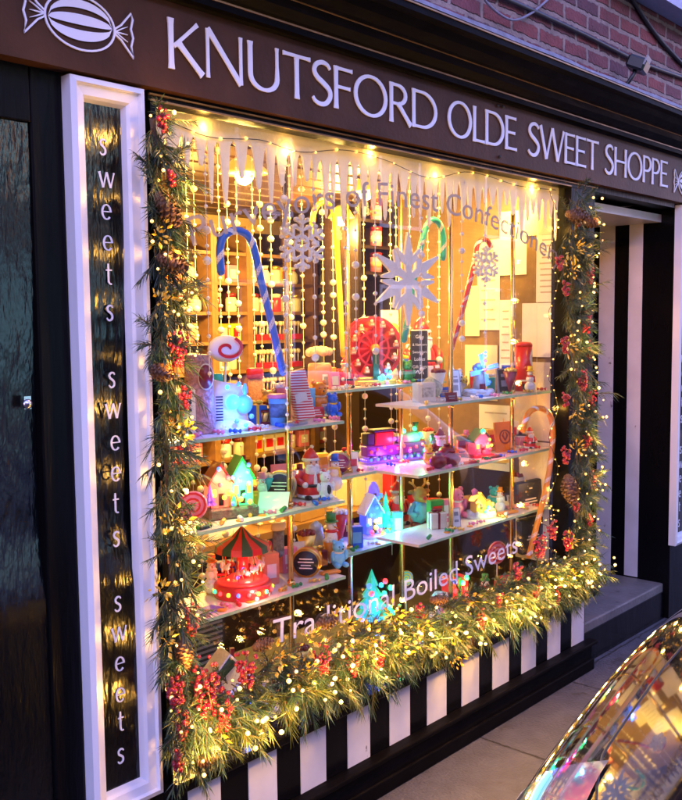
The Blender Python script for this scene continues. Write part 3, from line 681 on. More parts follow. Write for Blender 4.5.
# ======== left shelves, top
p=spot(200,'L',0,.10); k=sc(p); t=thing('sweet_bag','tall clear bag of pink and brown sweets with a dark oval label, beside the garland','bag',p,R(-20))
w,h=31*k,80*k; g=MB(); g.lathe([(w*.45,0),(w*.52,.03*h),(w*.5,.5*h),(w*.47,.9*h),(w*.40,.985*h),(w*.1,h)],16,sy=.6); g.build('bag',sweetmix,t)
g=MB(); g.lathe([(w*.24,0),(w*.24,.002)],20,(w*.12,-w*.33,h*.72),(R(90),0,0),1,1.6); g.m=1; g.lathe([(w*.27,0),(w*.27,.0015)],20,(w*.12,-w*.3295,h*.72),(R(90),0,0),1,1.6); g.m=2
for z in(.64,.70,.76,.81): g.box((w*.12,-w*.334,h*z),(w*.3,.001,h*.015))
g.build('label',[dred,cream,chalk],t)
p=spot(189,'L',0,.06); t=thing('spotted_box','narrow white box with black spots behind the left garland','box',p,R(-20)); g=MB(); g.box((0,0,.07),(.035,.03,.14)); g.m=1
for i in range(6): g.cyl((0,-.0155,.012+.023*i),.006,.001,10,(R(90),0,0))
g.build('box',[white,black],t)
p=spot(232,'L',0,.09); k=sc(p); t=thing('lit_snow_scene','white curved ornament with glowing blue and cyan lights on the top left shelf','ornament',p,R(-25))
w,h=44*k,52*k
g=MB(); N=16; vs=[]
for i in range(N+1):
    a=R(-80+160*i/N); 
    for z,rr in((0,1.0),(.5,.82),(1,.74)): vs.append((math.sin(a)*w*.55*rr,.02-math.cos(a)*w*.12+w*.25*(1-math.cos(a)),z*h*(1-.18*i/N)))
n3=3; fs=[]
for i in range(N):
    for j in range(2): q=i*3+j; fs.append((q,q+3,q+4,q+1))
g.add(vs,fs,True); o=g.build('backdrop',white,t); so=o.modifiers.new('s','SOLIDIFY'); so.thickness=.006
g=MB(); g.lathe([(w*.55,0),(w*.58,.01),(w*.45,.025),(w*.2,.035),(1e-6,.036)],18,sy=.5); g.build('snow_base',fur,t)
g=MB(); 
for i in range(9): g.bb(-w*.42,-w*.26,-.030,-.028,.035+i*.009,.039+i*.009)
g.build('print',navy,t)
g=MB(); g.ball((w*.02,-.012,h*.55),w*.17,10,8); g.build('lit_globe',led_c,t)
g=MB(); g.ball((w*.28,-.010,h*.5),w*.20,10,8,(1,.7,1.1)); g.ball((w*.30,-.010,h*.78),w*.10,8,6,(.6,.6,1.5)); g.build('lit_figure',mat('blue lit figure',(.1,.3,.9),.3,emit=(.03,.16,1),es=0.32),t)
leds([(led_b,[(w*.02,-.045,h*.2),(w*.12,-.03,h*.9),(w*.38,-.04,h*.28)],.007),(led_c,[(-w*.15,-.03,h*.85),(w*.22,-.05,h*.12)],.006)],t)
lamp('led_glow',(w*.1,-.08,h*.5),.22,(.04,.14,1)).parent=t
p=spot(278,'L',0,.09); k=sc(p); t=thing('sweet_tub','light blue paper tub with a pink lid beside the left brass pole','tub',p,R(-20)); r,h=9.5*k,31*k
g=MB(); g.lathe([(r*.78,0),(r,.86*h)],20); g.build('tub',lblue,t); g=MB(); g.lathe([(r*1.06,.861*h),(r*1.1,.88*h),(r*1.08,.97*h),(r*.9,h)],20); g.build('lid',pink,t)
g=MB(); g.lathe([(r*.86,.25*h),(r*.97,.7*h)],20,(0,-.0012,0)); g.build('label',mat('tub label',(.10,.20,.36),.4,var=.7,scale=70),t)
p=spot(305,'L',0,.10); k=sc(p); t=thing('striped_bag','red and white candy striped paper bag leaning on the top left shelf','bag',p,R(-20)); g=MB(); g.box((-.012,.01,26*k),(20*k,.03,50*k),(0,R(-13),0),.004); g.build('bag',stripes_mat('candy stripe paper',(.62,.03,.05),(.82,.78,.74),110,'Z'),t)
g=MB(); g.box((-.016,-.0065,24*k),(13*k,.001,9*k),(0,R(-13),0)); g.build('label',white,t)
p=spot(293,'L',0,.05); t=thing('open_book','small grey leaflet lying flat by the foot of the striped bag','leaflet',p,R(10)); g=MB(); g.box((0,0,.004),(.085,.06,.007),None,.001); g.build('leaflet',grey,t)
p=spot(226,'L',0,.20); k=sc(p); t=thing('swirl_cushion','large red and white swirl sweet above the blue lit ornament','candy',(p.x,.27,p.z+66*k),R(-20))
g=MB(); r=15*k; g.ball((0,0,r*.75),r*1.25,18,12,(1,.35,.72)); g.build('sweet',white,t)
g=MB(); g.ribbon([(math.cos(a*.35)*(r*.12+a*r*.048),r*.75+math.sin(a*.35)*(r*.09+a*r*.033)) for a in range(0,22)],r*.2,.004,-r*.46); g.build('swirl',red,t)
g=MB(); g.tube([(0,.02,-.17),(0,.0,r*.2)],.004,6); g.build('stick',white,t)
p=spot(262,'L',0,.2); k=sc(p); t=thing('stocking','orange knitted stocking with a red cuff hanging behind the top left shelf','stocking',(p.x+.05,.36,p.z+.02),R(-20))
g=MB(); g.lathe([(.020,.0),(.026,.02),(.027,.12)],14,sy=.45); g.ball((-.012,0,.006),.030,10,8,(1.5,.5,.8)); g.build('sock',mat('orange knit',(.75,.30,.05),.8,var=.4,scale=90,bump=.5,bscale=150),t); g=MB(); g.lathe([(.030,.121),(.033,.135),(.032,.155),(.026,.158)],14,sy=.5); g.build('cuff',red,t)
# ======== left shelves, middle
p=spot(229,'L',1,.11); k=sc(p); t=thing('lit_village','pair of little lit houses, one red and one green, on a woven tray','ornament',p,R(-20))
w=52*k; g=MB(); g.box((0,0,.018),(w,.11,.036),None,.006); g.build('tray',weave,t)
for sx,wm,rm,em,hh in((-.22,salmon,dred,(1,.08,.04),.135),(.22,lgreen,green,(.04,1,.25),.15)):
    hm=mat('lit '+wm.name+' house',(.5,.2,.15) if sx<0 else (.1,.5,.2),.4,emit=em,es=.35)
    e=bpy.data.objects.new('little_house',None); C.objects.link(e); e.parent=t; e.location=(sx*w,0,.0365); house(e,w*.42,.06,hh,hm,rm)
g=MB(); fig=bpy.data.objects.new('small_tree',None); C.objects.link(fig); fig.parent=t; fig.location=(-w*.44,-.03,.0365); fig_tree(fig,.07,.022,mat('violet tree',(.2,.1,.4),.5,emit=(.2,.05,.8),es=0.08))
g=MB(); g.tube([(w*.05*math.cos(a)*1.6,-.045,.037+.04*math.sin(a)+.0) for a in [math.pi*i/8 for i in range(9)]],.004,6); g.build('arch',gold,t)
leds([(led_r,[(-w*.28,-.05,.11),(-w*.12,-.05,.13),(w*.3,-.05,.105)],.007),(led_g,[(w*.12,-.05,.12),(w*.28,-.05,.145),(w*.2,-.05,.07)],.007),(led_b,[(-w*.02,-.05,.13),(-w*.3,-.05,.16),(w*.3,-.05,.165),(-w*.05,-.062,.05)],.006),(led_y,[(-w*.2,-.05,.07),(w*.12,-.055,.06),(w*.3,-.056,.05),(-w*.1,-.055,.085)],.007)],t)
lamp('led_glow',(-w*.2,-.08,.12),.12,(1,.15,.1)).parent=t; lamp('led_glow',(w*.25,-.08,.12),.15,(.1,1,.3)).parent=t
p=spot(275,'L',1,.07); t=thing('leaflet','folded white and green leaflet standing open on the middle left shelf','leaflet',p,R(-5)); g=MB(); g.add([(-.05,.03,.001),(.02,-.04,.001),(.055,-.01,.05),(-.015,.06,.05),(-.05,.03,.003),(.02,-.04,.003),(.055,-.01,.052),(-.015,.06,.052)],[(0,1,2,3),(7,6,5,4),(0,4,5,1),(1,5,6,2),(2,6,7,3),(3,7,4,0)]); g.box((-.045,.0,.002),(.06,.07,.003),(0,0,R(45))); g.build('leaflet',white,t)
p=spot(281,'L',1,.15); k=sc(p); t=thing('round_tin','round tin on edge with a black label, middle left shelf behind the pole','tin',p,R(-55)); round_tin(t,15.5*k,.04,cream,navy)
p=spot(311,'L',1,.12); k=sc(p); t=thing('santa_figure','santa figurine with a white beard and red hat leaning on the middle left shelf','figurine',p,R(-25)); santa(t,52*k)
p=spot(325,'L',1,.07); k=sc(p); t=thing('bear_figure','small white bear figurine with a dark belly beside the largest santa','figurine',p,R(-20)); h=27*k
g=MB(); g.ball((0,0,.33*h),.30*h,12,8,(1,.9,1.2)); g.ball((0,-.02*h,.8*h),.21*h,12,8); g.ball((0,-.2*h,.76*h),.08*h)
for s in(-1,1): g.ball((s*.15*h,0,.98*h),.07*h); g.ball((s*.3*h,-.1*h,.45*h),.1*h,8,6,(.8,.8,1.7)); g.ball((s*.16*h,-.2*h,.09*h),.12*h,8,6,(.8,1.3,.8))
g.m=1
for s in(-1,1): g.ball((s*.07*h,-.19*h,.84*h),.022*h,6,4)
g.ball((0,-.27*h,.78*h),.025*h,6,4); g.ball((.05*h,-.22*h,.36*h),.14*h,8,6,(.8,.5,1.3)); g.build('body',[fur,black],t)
p=spot(196,'L',1,.05); t=thing('swirl_lollipop','big pink and red swirl lollipop behind the left garland above the lit houses','lollipop',(p.x-.01,p.y,p.z+.004),R(-25)); r=.045
def lolly(t,r,a_,b_,stick=.06,turns=16):
    g=MB(); g.lathe([(1e-6,-.008),(r*.9,-.007),(r,0),(r*.9,.007),(1e-6,.008)],24,(0,0,stick+r),(R(90),0,0)); g.build('sweet',a_,t)
    g=MB(); g.ribbon([(math.cos(q*.45)*r*(.06+q*.88/34),stick+r+math.sin(q*.45)*r*(.06+q*.88/34)) for q in range(35)],r*.13,.002,-.0092); g.build('swirl',b_,t)
    g=MB(); g.tube([(0,0,0),(0,0,stick+.004)],.0028,6); g.build('stick',white,t)
lolly(t,r,pink,red,.02)
scatter_slices([(262,.03,.014),(288,.05,.015),(318,.03,.012),(240,.025,.013)],'L',1)
p=spot(204,'L',1,.03); t=thing('chocolate_bar','flat dark wrapped bar at the left end of the middle left shelf','chocolate bar',p,R(5)); g=MB(); g.box((0,0,.006),(.05,.025,.012),None,.003); g.build('bar',navy,t)
# ======== left shelves, bottom
p=spot(243,'L',2,.11); k=sc(p); t=thing('carousel','red toy carousel with a striped canopy and lights round its base','carousel',p,R(-20)); r,h=29*k,72*k
g=MB(); g.lathe([(r*.98,0),(r,.02*h),(r,.16*h),(r*.96,.19*h)],28); g.build('base',red,t)
g=MB(); g.lathe([(r*.9,.191*h),(r*.86,.23*h),(r*.5,.25*h)],28); g.build('platform',mat('lit red deck',(.6,.04,.04),.3,emit=(1,.05,.03),es=0.1),t)
g=MB(); g.tube([(0,0,.24*h),(0,0,.75*h)],r*.2,12); g.build('column',red,t)
for i in range(8):
    a=2*math.pi*i/8+.2; x,y=math.cos(a)*r*.68,math.sin(a)*r*.68
    g=MB(); g.tube([(x,y,.22*h),(x,y,.64*h)],.0018,6); g.build('pole',brass,t)
    g=MB(); z=.40*h+.03*h*math.sin(i*2.1); dxy=Vector((-math.sin(a),math.cos(a),0)); c=Vector((x,y,z))
    g.ball(c,.045*h,8,6,(1.0,1.0,.9)); g.ball(c+dxy*.045*h,.035*h,8,6); g.tube([c+dxy*.05*h,c+dxy*.075*h+Vector((0,0,.06*h))],[.026*h,.017*h],6); g.ball(c+dxy*.095*h+Vector((0,0,.062*h)),.022*h,6,5)
    for s in(-1,1): g.tube([c+dxy*s*.045*h,c+dxy*s*.07*h+Vector((0,0,-.08*h))],.008*h,5)
    g.build('horse',[white,cream,salmon][i%3],t)
n_=16; vs=[(0,0,.97*h)]; fa=[]; fb=[]
for i in range(n_):
    a=2*math.pi*i/n_; vs.append((r*.35*math.cos(a),r*.35*math.sin(a),.82*h))
for i in range(n_):
    a=2*math.pi*i/n_; vs.append((r*.92*math.cos(a),r*.92*math.sin(a),.70*h))
for i in range(n_):
    a=2*math.pi*i/n_; vs.append((r*.95*math.cos(a),r*.95*math.sin(a),.615*h))
g=MB()
for i in range(n_):
    j=(i+1)%n_; g.m=i%2
    g.add([vs[0],vs[1+i],vs[1+j]],[(0,1,2)]); g.add([vs[1+i],vs[1+n_+i],vs[1+n_+j],vs[1+j]],[(0,1,2,3)]); g.add([vs[1+n_+i],vs[1+2*n_+i],vs[1+2*n_+j],vs[1+n_+j]],[(0,1,2,3)])
o=g.build('canopy',[red,dgreen],t); so=o.modifiers.new('s','SOLIDIFY'); so.thickness=.003
g=MB(); g.ball((0,0,.985*h),.03*h); g.build('finial',gold,t)
cols=[led_b,led_r,led_y,led_g,led_r,led_y]
for i in range(18):
    a=2*math.pi*i/18; g=MB(); g.ball((math.cos(a)*r*1.01,math.sin(a)*r*1.01,.095*h),.0075,6,4); g.build('led_bulb',cols[i%6],t)
leds([(led_b,[(-.03,-r*.6,.36*h),(-.02,-r*.6,.42*h),(-.035,-r*.5,.30*h)],.005),(led_r,[(.02,-r*.4,.4*h),(.0,-r*.4,.33*h),(.03,-r*.3,.36*h)],.008)],t)
lamp('led_glow',(0,-r*.55,.34*h),.16,(1,.1,.06)).parent=t; lamp('led_glow',(0,-r*1.3,.15*h),.10,(1,.2,.15)).parent=t
p=spot(279,'L',2,.17); k=sc(p); t=thing('gift_stocking','grey patterned stocking with a cream cuff hanging beside the carousel','stocking',(p.x,p.y,p.z+22*k),R(-20)); g=MB(); g.lathe([(.014,.0),(.022,.015),(.022,.085)],14,sy=.45); g.ball((-.012,0,.006),.024,10,8,(1.4,.55,.8)); g.build('sock',mat('grey knit',(.25,.24,.24),.8,var=.6,scale=80,bump=.5,bscale=140),t); g=MB(); g.lathe([(.024,.086),(.028,.095),(.026,.112)],14,sy=.5); g.build('cuff',cream,t)
p=spot(270,'L',2,.13); k=sc(p); t=thing('gift_bag','small salmon gift bag with a white label next to the carousel','bag',p,R(-20)); g=MB(); g.box((0,0,16*k),(17*k,.035,32*k),None,.003); g.build('bag',salmon,t); g=MB(); g.box((0,-.0185,14*k),(10*k,.001,14*k)); g.build('label',white,t); g=MB(); g.tube([(-.01,0,32*k),(-.008,0,40*k),(.008,0,40*k),(.01,0,32*k)],.002,6); g.build('handle',red,t)
p=spot(307,'L',2,.10); k=sc(p); t=thing('round_tin','round tin on edge with a black label, lowest left shelf right of the carousel','tin',p,R(-55)); round_tin(t,14.5*k,.04,orange,navy)
scatter_slices([(222,.03,.016),(250,.03,.015),(292,.06,.014),(283,.04,.013)],'L',2)
p=spot(330,'L',2,.06); t=thing('chocolate_bar','flat orange wrapped bar at the right end of the lowest left shelf','chocolate bar',p,R(-15)); g=MB(); g.box((0,0,.005),(.075,.03,.010),None,.003); g.build('bar',orange,t)
p=spot(208,'L',2,.06); t=thing('greeting_card','violet card lying flat at the left end of the lowest left shelf','card',p,R(10)); g=MB(); g.box((0,0,.002),(.09,.05,.003)); g.build('card',mat('violet card',(.25,.12,.55),.5),t)
# ======== middle shelves, top
p=spot(320,'C',0,.13); k=sc(p); t=thing('sweet_jar','glass jar of cream sweets with a frilled white top beside the small santa','jar',p,R(-25)); r,h=12*k,42*k
g=MB(); g.lathe([(r*.9,0),(r,.05*h),(r*1.0,.5*h),(r*.9,.6*h)],18); g.build('jar',salmon,t); g=MB()
for i in range(18): a=i*2.4; q=.85*math.sqrt((i+.5)/18); g.ball((r*q*math.cos(a)*1.1,r*q*math.sin(a)*1.1,h*(.78+.14*math.sqrt(max(0,1-q*q)))),r*.34,8,6)
g.build('sweets',mat('cream sweets',(.78,.55,.34),.5),t); g=MB(); g.box((.01,-r*1.03,.2*h),(r*.8,.003,.3*h)); g.build('label',white,t); g=MB(); g.box((.01,-r*1.03-.003,.2*h),(r*.55,.001,.2*h)); g.build('print',grey,t)
p=spot(334,'C',0,.05); k=sc(p); t=thing('candy_bag','pink wrapped sweet packet in front of the sweet jar','packet',p,R(-20)); g=MB(); g.box((0,0,9*k),(11*k,.02,17*k),(R(-8),0,0),.003); g.build('packet',pink,t); g=MB(); g.box((0,-.0115,9*k),(7*k,.001,9*k),(R(-8),0,0)); g.build('label',cream,t)
p=spot(346,'C',0,.07); k=sc(p); t=thing('santa_figure','small santa figurine sitting at the left end of the ferris wheel shelf','figurine',p,R(-25)); santa(t,32*k)
p=spot(372,'C',0,.11); k=sc(p); t=thing('ferris_wheel','red toy ferris wheel on a gold base with blue lights','ferris wheel',p,R(-22)); rw=31*k; h=67*k
g=MB(); g.box((0,0,.010),(46*k,.09,.020),None,.005); g.box((0,0,.026),(38*k,.07,.012),None,.004); g.build('base',gold,t)
hub=Vector((0,0,h-rw))
g=MB()
for yy in(-.018,.018):
    g.ribbon([(math.cos(2*math.pi*i/36)*rw*.97,hub.z+math.sin(2*math.pi*i/36)*rw*.97) for i in range(36)],rw*.12,.004,yy,closed=True)
    g.ribbon([(math.cos(2*math.pi*i/28)*rw*.55,hub.z+math.sin(2*math.pi*i/28)*rw*.55) for i in range(28)],rw*.07,.004,yy+.0002,closed=True)
    for i in range(12):
        a=2*math.pi*i/12; g.ribbon([(0,hub.z),(math.cos(a)*rw*.95,hub.z+math.sin(a)*rw*.95)],rw*.06,.004,yy+.0004)
g.cyl((0,0,hub.z),rw*.93,.006,32,(R(90),0,0))
g.build('wheel',red,t)
for i in range(12):
    a=2*math.pi*i/12+.13; c=Vector((math.cos(a)*rw*.78,-.026,hub.z+math.sin(a)*rw*.78)); g=MB(); g.box(c,(rw*.18,.014,rw*.13),None,.002); g.m=1; g.ball(c+Vector((0,-.002,rw*.1)),rw*.06,6,5); g.box(c+Vector((0,-.0076,0)),(rw*.12,.001,rw*.05)); g.build('gondola',[salmon,cream],t)
g=MB(); g.cyl((0,-.03,hub.z),rw*.15,.014,14,(R(90),0,0)); g.build('hub',orange,t)
g=MB()
for yy in(-.034,.034): g.box((0,yy,hub.z/2+.01),(rw*.2,.006,hub.z-.02))
g.build('stand',dgreen,t)
leds([(led_c,[(.01,-.05,.028),(.022,-.05,.035),(.03,-.047,.028)],.008),(led_b,[(.055,-.04,.036),(.05,-.03,.056),(.066,-.035,.03)],.008),(led_g,[(.07,-.03,.05)],.006)],t)
lamp('led_glow',(.04,-.08,.04),.06,(.1,.5,1)).parent=t
p=spot(392,'C',0,.2); k=sc(p); t=thing('advert_card','tall white advert card with a green round mark behind the ferris wheel','card',p,R(-20)); g=MB(); g.box((0,0,35*k),(24*k,.004,70*k)); g.build('card',white,t); g=MB(); g.cyl((0,-.003,48*k),9.5*k,.0014,22,(R(90),0,0)); g.build('green_mark',lgreen,t)
vs,fs=text_mesh('STOP'); g=MB(); g.add([((v.x-1.1)*.017,-.0045,48*k+v.y*.017-.006) for v in vs],fs); g.build('print',white,t)
p=spot(419,'C',0,.06); k=sc(p); t=thing('chalkboard','small black chalkboard with white handwriting on a dark stand','chalkboard',p,R(-22)); w,h=19*k,48*k; g=MB(); g.box((0,0,.012+h/2),(w,.010,h)); g.build('board',slate,t); g=MB(); g.box((0,0,.006),(w*1.0,.05,.012),None,.003); g.build('stand',black,t)
g=MB()
for i,s_ in enumerate(('Gifts','& Hampers','Sweet Jars','Lollies','Gift Bags')):
    vs,fs=text_mesh(s_); ww=max(v.x for v in vs); q=min(.021,w*.86/ww); g.add([((v.x-ww/2)*q,-.0058,.012+h*(.84-.155*i)+v.y*q) for v in vs],fs)
g.ribbon(spl([(-w*.25,.012+h*.12),(-w*.1,.012+h*.17),(0,.012+h*.1),(w*.15,.012+h*.16),(w*.25,.012+h*.09)]),.0025,.0006,-.0060)
g.build('chalk_writing',chalk,t)
p=spot(421,'C',0,.2); k=sc(p); t=thing('santa_figure','santa figurine peeping over the top of the chalkboard','figurine',(p.x,p.y,p.z),R(-22)); santa(t,62*k)
# ======== middle shelves, middle
p=spot(338,'C',1,.06); k=sc(p); t=thing('round_tin','round tin on edge with a purple red lettered lid, left of the lit train','tin',p,R(-35)); round_tin(t,11.5*k,.045,cream,mat('plum lid',(.30,.02,.10),.35))
p=spot(394,'C',1,.09); k=sc(p); t=thing('lit_train','toy train with rows of red and blue lights and a green lit funnel','train',p,R(-18)); L=72*k
g=MB(); g.box((0,0,.016),(L,.06,.014),None,.003); g.build('track_base',mat('violet lit base',(.08,.04,.4),.35,emit=(.22,.04,1),es=0.18),t)
g=MB(); g.box((0,0,.055),(L*.98,.05,.045),None,.004); g.build('carriage',mat('purple train body',(.07,.015,.10),.35,emit=(.5,.02,.5),es=0.05),t)
for i in range(7):
    g=MB(); g.cyl((-L*.42+i*L*.14,-.028,.026),.011,.006,12,(R(90),0,0)); g.build('wheel',navy,t)
g=MB(); g.lathe([(.022,-L*.18),(.024,0),(.022,L*.18)],14,(L*.22,0,.098),(0,R(90),0)); g.build('boiler',grey,t); g=MB(); g.lathe([(.010,0),(.009,.03),(.015,.045)],12,(L*.36,0,.115)); g.build('funnel',dgreen,t)
g=MB(); g.box((-L*.20,0,.105),(L*.30,.05,.055),None,.004); g.m=1; g.box((-L*.20,0,.138),(L*.36,.058,.010),None,.003); g.build('cab',[red,navy],t)
g=MB(); g.box((-L*.42,0,.105),(L*.12,.045,.05),None,.004); g.build('tender',navy,t)
leds([(led_r,[(-L*.42+i*L*.105,-.0275,.060+.012*((i*7)%3-1)*.6) for i in range(9)],.0062),(led_b,[(-L*.44+i*L*.11,-.034,.022) for i in range(9)],.006),(led_g,[(L*.30,-.02,.135),(L*.40,-.02,.11),(L*.1,-.03,.13),(L*.46,-.03,.04)],.009),(led_p,[(-L*.05,-.028,.10),(-L*.33,-.03,.045),(L*.2,-.03,.045)],.007),(led_y,[(L*.02,-.03,.115)],.006)],t)
lamp('led_glow',(-L*.15,-.09,.03),.22,(.3,.06,1)).parent=t; lamp('led_glow',(L*.38,-.06,.10),.12,(.05,1,.4)).parent=t; lamp('led_glow',(0,-.08,.09),.10,(1,.05,.2)).parent=t
# ======== middle shelves, bottom
def giftbox(name,label,cat_,p,w,d,h,m,rb=None,rz=-20,lm=None,grp=None):
    t=thing(name,label,cat_,p,R(rz),grp); g=MB(); g.box((0,0,h/2),(w,d,h),None,.002); g.build('box',m,t)
    if rb: g=MB(); g.box((0,0,h/2),(w*.16,d+.002,h+.002)); g.build('ribbon',rb,t)
    if lm:
        g=MB(); g.box((0,-d/2-.0008,h*.5),(w*.7,.001,h*.5)); g.build('label',lm,t)
    return t
p=spot(356,'C',2,.05); k=sc(p); giftbox('gift_box','small blue box with pale print at the front of the lowest middle shelf','box',p,13*k,.03,22*k,blue,None,-30,lblue)
p=spot(397,'C',2,.06); k=sc(p); giftbox('gift_box','small cyan box with pale print right of the lit house','box',p,11*k,.03,24*k,lblue,None,-30,white)
p=spot(377,'C',2,.11); k=sc(p); t=thing('lit_house','snowy house ornament glowing blue, green and amber on the lowest middle shelf','ornament',p,R(-20)); h=62*k
g=MB(); g.lathe([(.075,0),(.078,.008),(.06,.018),(1e-6,.02)],18,sy=.7); g.build('snow_base',fur,t)
e=bpy.data.objects.new('little_house',None); C.objects.link(e); e.parent=t; e.location=(-.028,0,.0185); house(e,.075,.06,h*.62,mat('blue lit wall',(.1,.15,.6),.4,emit=(.04,.10,1),es=0.16),fur)
e=bpy.data.objects.new('little_tree',None); C.objects.link(e); e.parent=t; e.location=(.036,-.012,.0185); fig_tree(e,h*.62,.034,mat('green lit tree',(.05,.4,.2),.4,emit=(.02,1,.35),es=0.14))
g=MB(); g.lathe([(.022,0),(.026,.02),(.02,.05),(.008,.07)],12,(.0,.025,h*.6)); g.build('tower',mat('violet tower',(.3,.2,.7),.4,emit=(.2,.1,1),es=0.16),t)
leds([(led_b,[(-.05,-.035,.10),(-.02,-.035,.13),(.0,-.01,.16),(-.06,-.03,.06),(.02,0,.17)],.008),(led_g,[(.03,-.045,.05),(.05,-.04,.07),(.035,-.035,.10),(.02,-.05,.03),(.055,-.04,.03)],.008),(led_y,[(-.03,-.045,.05),(-.028,-.045,.075),(0,-.05,.02)],.009),(led_r,[(-.012,-.047,.035),(-.045,-.04,.03)],.008),(led_c,[(.045,-.05,.022),(.06,-.03,.045),(.065,-.03,.02)],.008)],t)
lamp('led_glow',(-.05,-.08,.11),.28,(.03,.07,1)).parent=t; lamp('led_glow',(.05,-.08,.06),.12,(.06,1,.4)).parent=t
p=spot(397,'C',2,.2); k=sc(p); t=thing('santa_figure','santa figurine with a red hat behind the cyan box','figurine',p,R(-20)); santa(t,44*k)
p=spot(419,'C',2,.08); k=sc(p); t=thing('reindeer_figure','reindeer figurine with gold antlers and a blue coat','figurine',p,R(-25)); h=49*k
g=MB(); g.ball((0,0,.32*h),.2*h,12,8,(1,.9,1.3)); 
for s in(-1,1): g.tube([(s*.15*h,-.03*h,.48*h),(s*.26*h,-.1*h,.34*h),(s*.14*h,-.2*h,.28*h)],[.07*h,.065*h,.05*h],8)
g.build('coat',lblue,t)
g=MB(); g.ball((0,-.03*h,.68*h),.15*h,12,8,(1,1,1.1)); g.ball((0,-.16*h,.62*h),.10*h,10,8,(1,1.1,.8))
for s in(-1,1): g.ball((s*.17*h,0,.74*h),.06*h,8,6,(1.5,.5,.8))
g.build('head',mat('tan fur',(.50,.24,.06),.6),t)
g=MB(); g.ball((0,-.265*h,.64*h),.04*h); g.build('nose',red,t)
for s in(-1,1):
    g=MB(); g.tube([(s*.06*h,0,.80*h),(s*.14*h,0,.90*h),(s*.13*h,0,1.0*h)],.022*h,6); g.tube([(s*.12*h,0,.88*h),(s*.22*h,0,.95*h)],.02*h,6); g.build('antler',gold,t)
    g=MB(); g.ball((s*.11*h,-.08*h,.06*h),.11*h,8,6,(.9,1.4,.7)); g.build('boot',dred,t)
p=spot(434,'C',2,.13); k=sc(p); t=thing('red_mug','red mug with a cream round mark behind the reindeer','mug',p,R(-25)); g=MB(); g.lathe([(8*k,0),(9*k,2*k),(9*k,20*k),(8.2*k,20*k),(8*k,3*k)],18); g.build('mug',red,t); g=MB(); g.cyl((0,-9*k,10*k),5*k,.003,14,(R(90),0,0)); g.build('mark',cream,t); g=MB(); g.tube([(8.6*k,0,16*k),(13*k,0,14*k),(13*k,0,7*k),(8.6*k,0,5*k)],1.2*k,7); g.build('handle',red,t)
p=spot(350,'C',2,.03); t=thing('leaflet','pale blue patterned leaflet lying flat at the front corner of the lowest middle shelf','leaflet',p,R(5)); g=MB(); g.box((0,0,.0015),(.09,.05,.002)); g.build('leaflet',mat('blue print',(.3,.55,.75),.5,var=.9,scale=60),t)
scatter_slices([(378,.02,.012),(410,.03,.013),(428,.03,.013)],'C',2)
p=spot(316,'C',2,.10); k=sc(p); t=thing('sweet_bag','shiny grey bag of sweets at the left end of the lowest middle shelf','bag',p,R(-20)); g=MB(); g.lathe([(.030,0),(.036,.01),(.034,.07),(.026,.115),(.006,.13)],14,sy=.6); g.build('bag',mat('silver bag',(.5,.52,.5),.25,.3,var=.6,scale=30,bump=.8,bscale=35),t)
p=spot(331,'C',2,.04); k=sc(p); t=thing('striped_packet','yellow packet with black diagonal stripes at the left end of the lowest middle shelf','packet',p,R(-20)); g=MB(); g.box((0,0,.04),(.055,.02,.08),(0,R(8),0),.003); g.build('packet',stripes_mat('wasp stripe',(.75,.55,.05),(.02,.02,.02),55,'Z',twist=45),t)
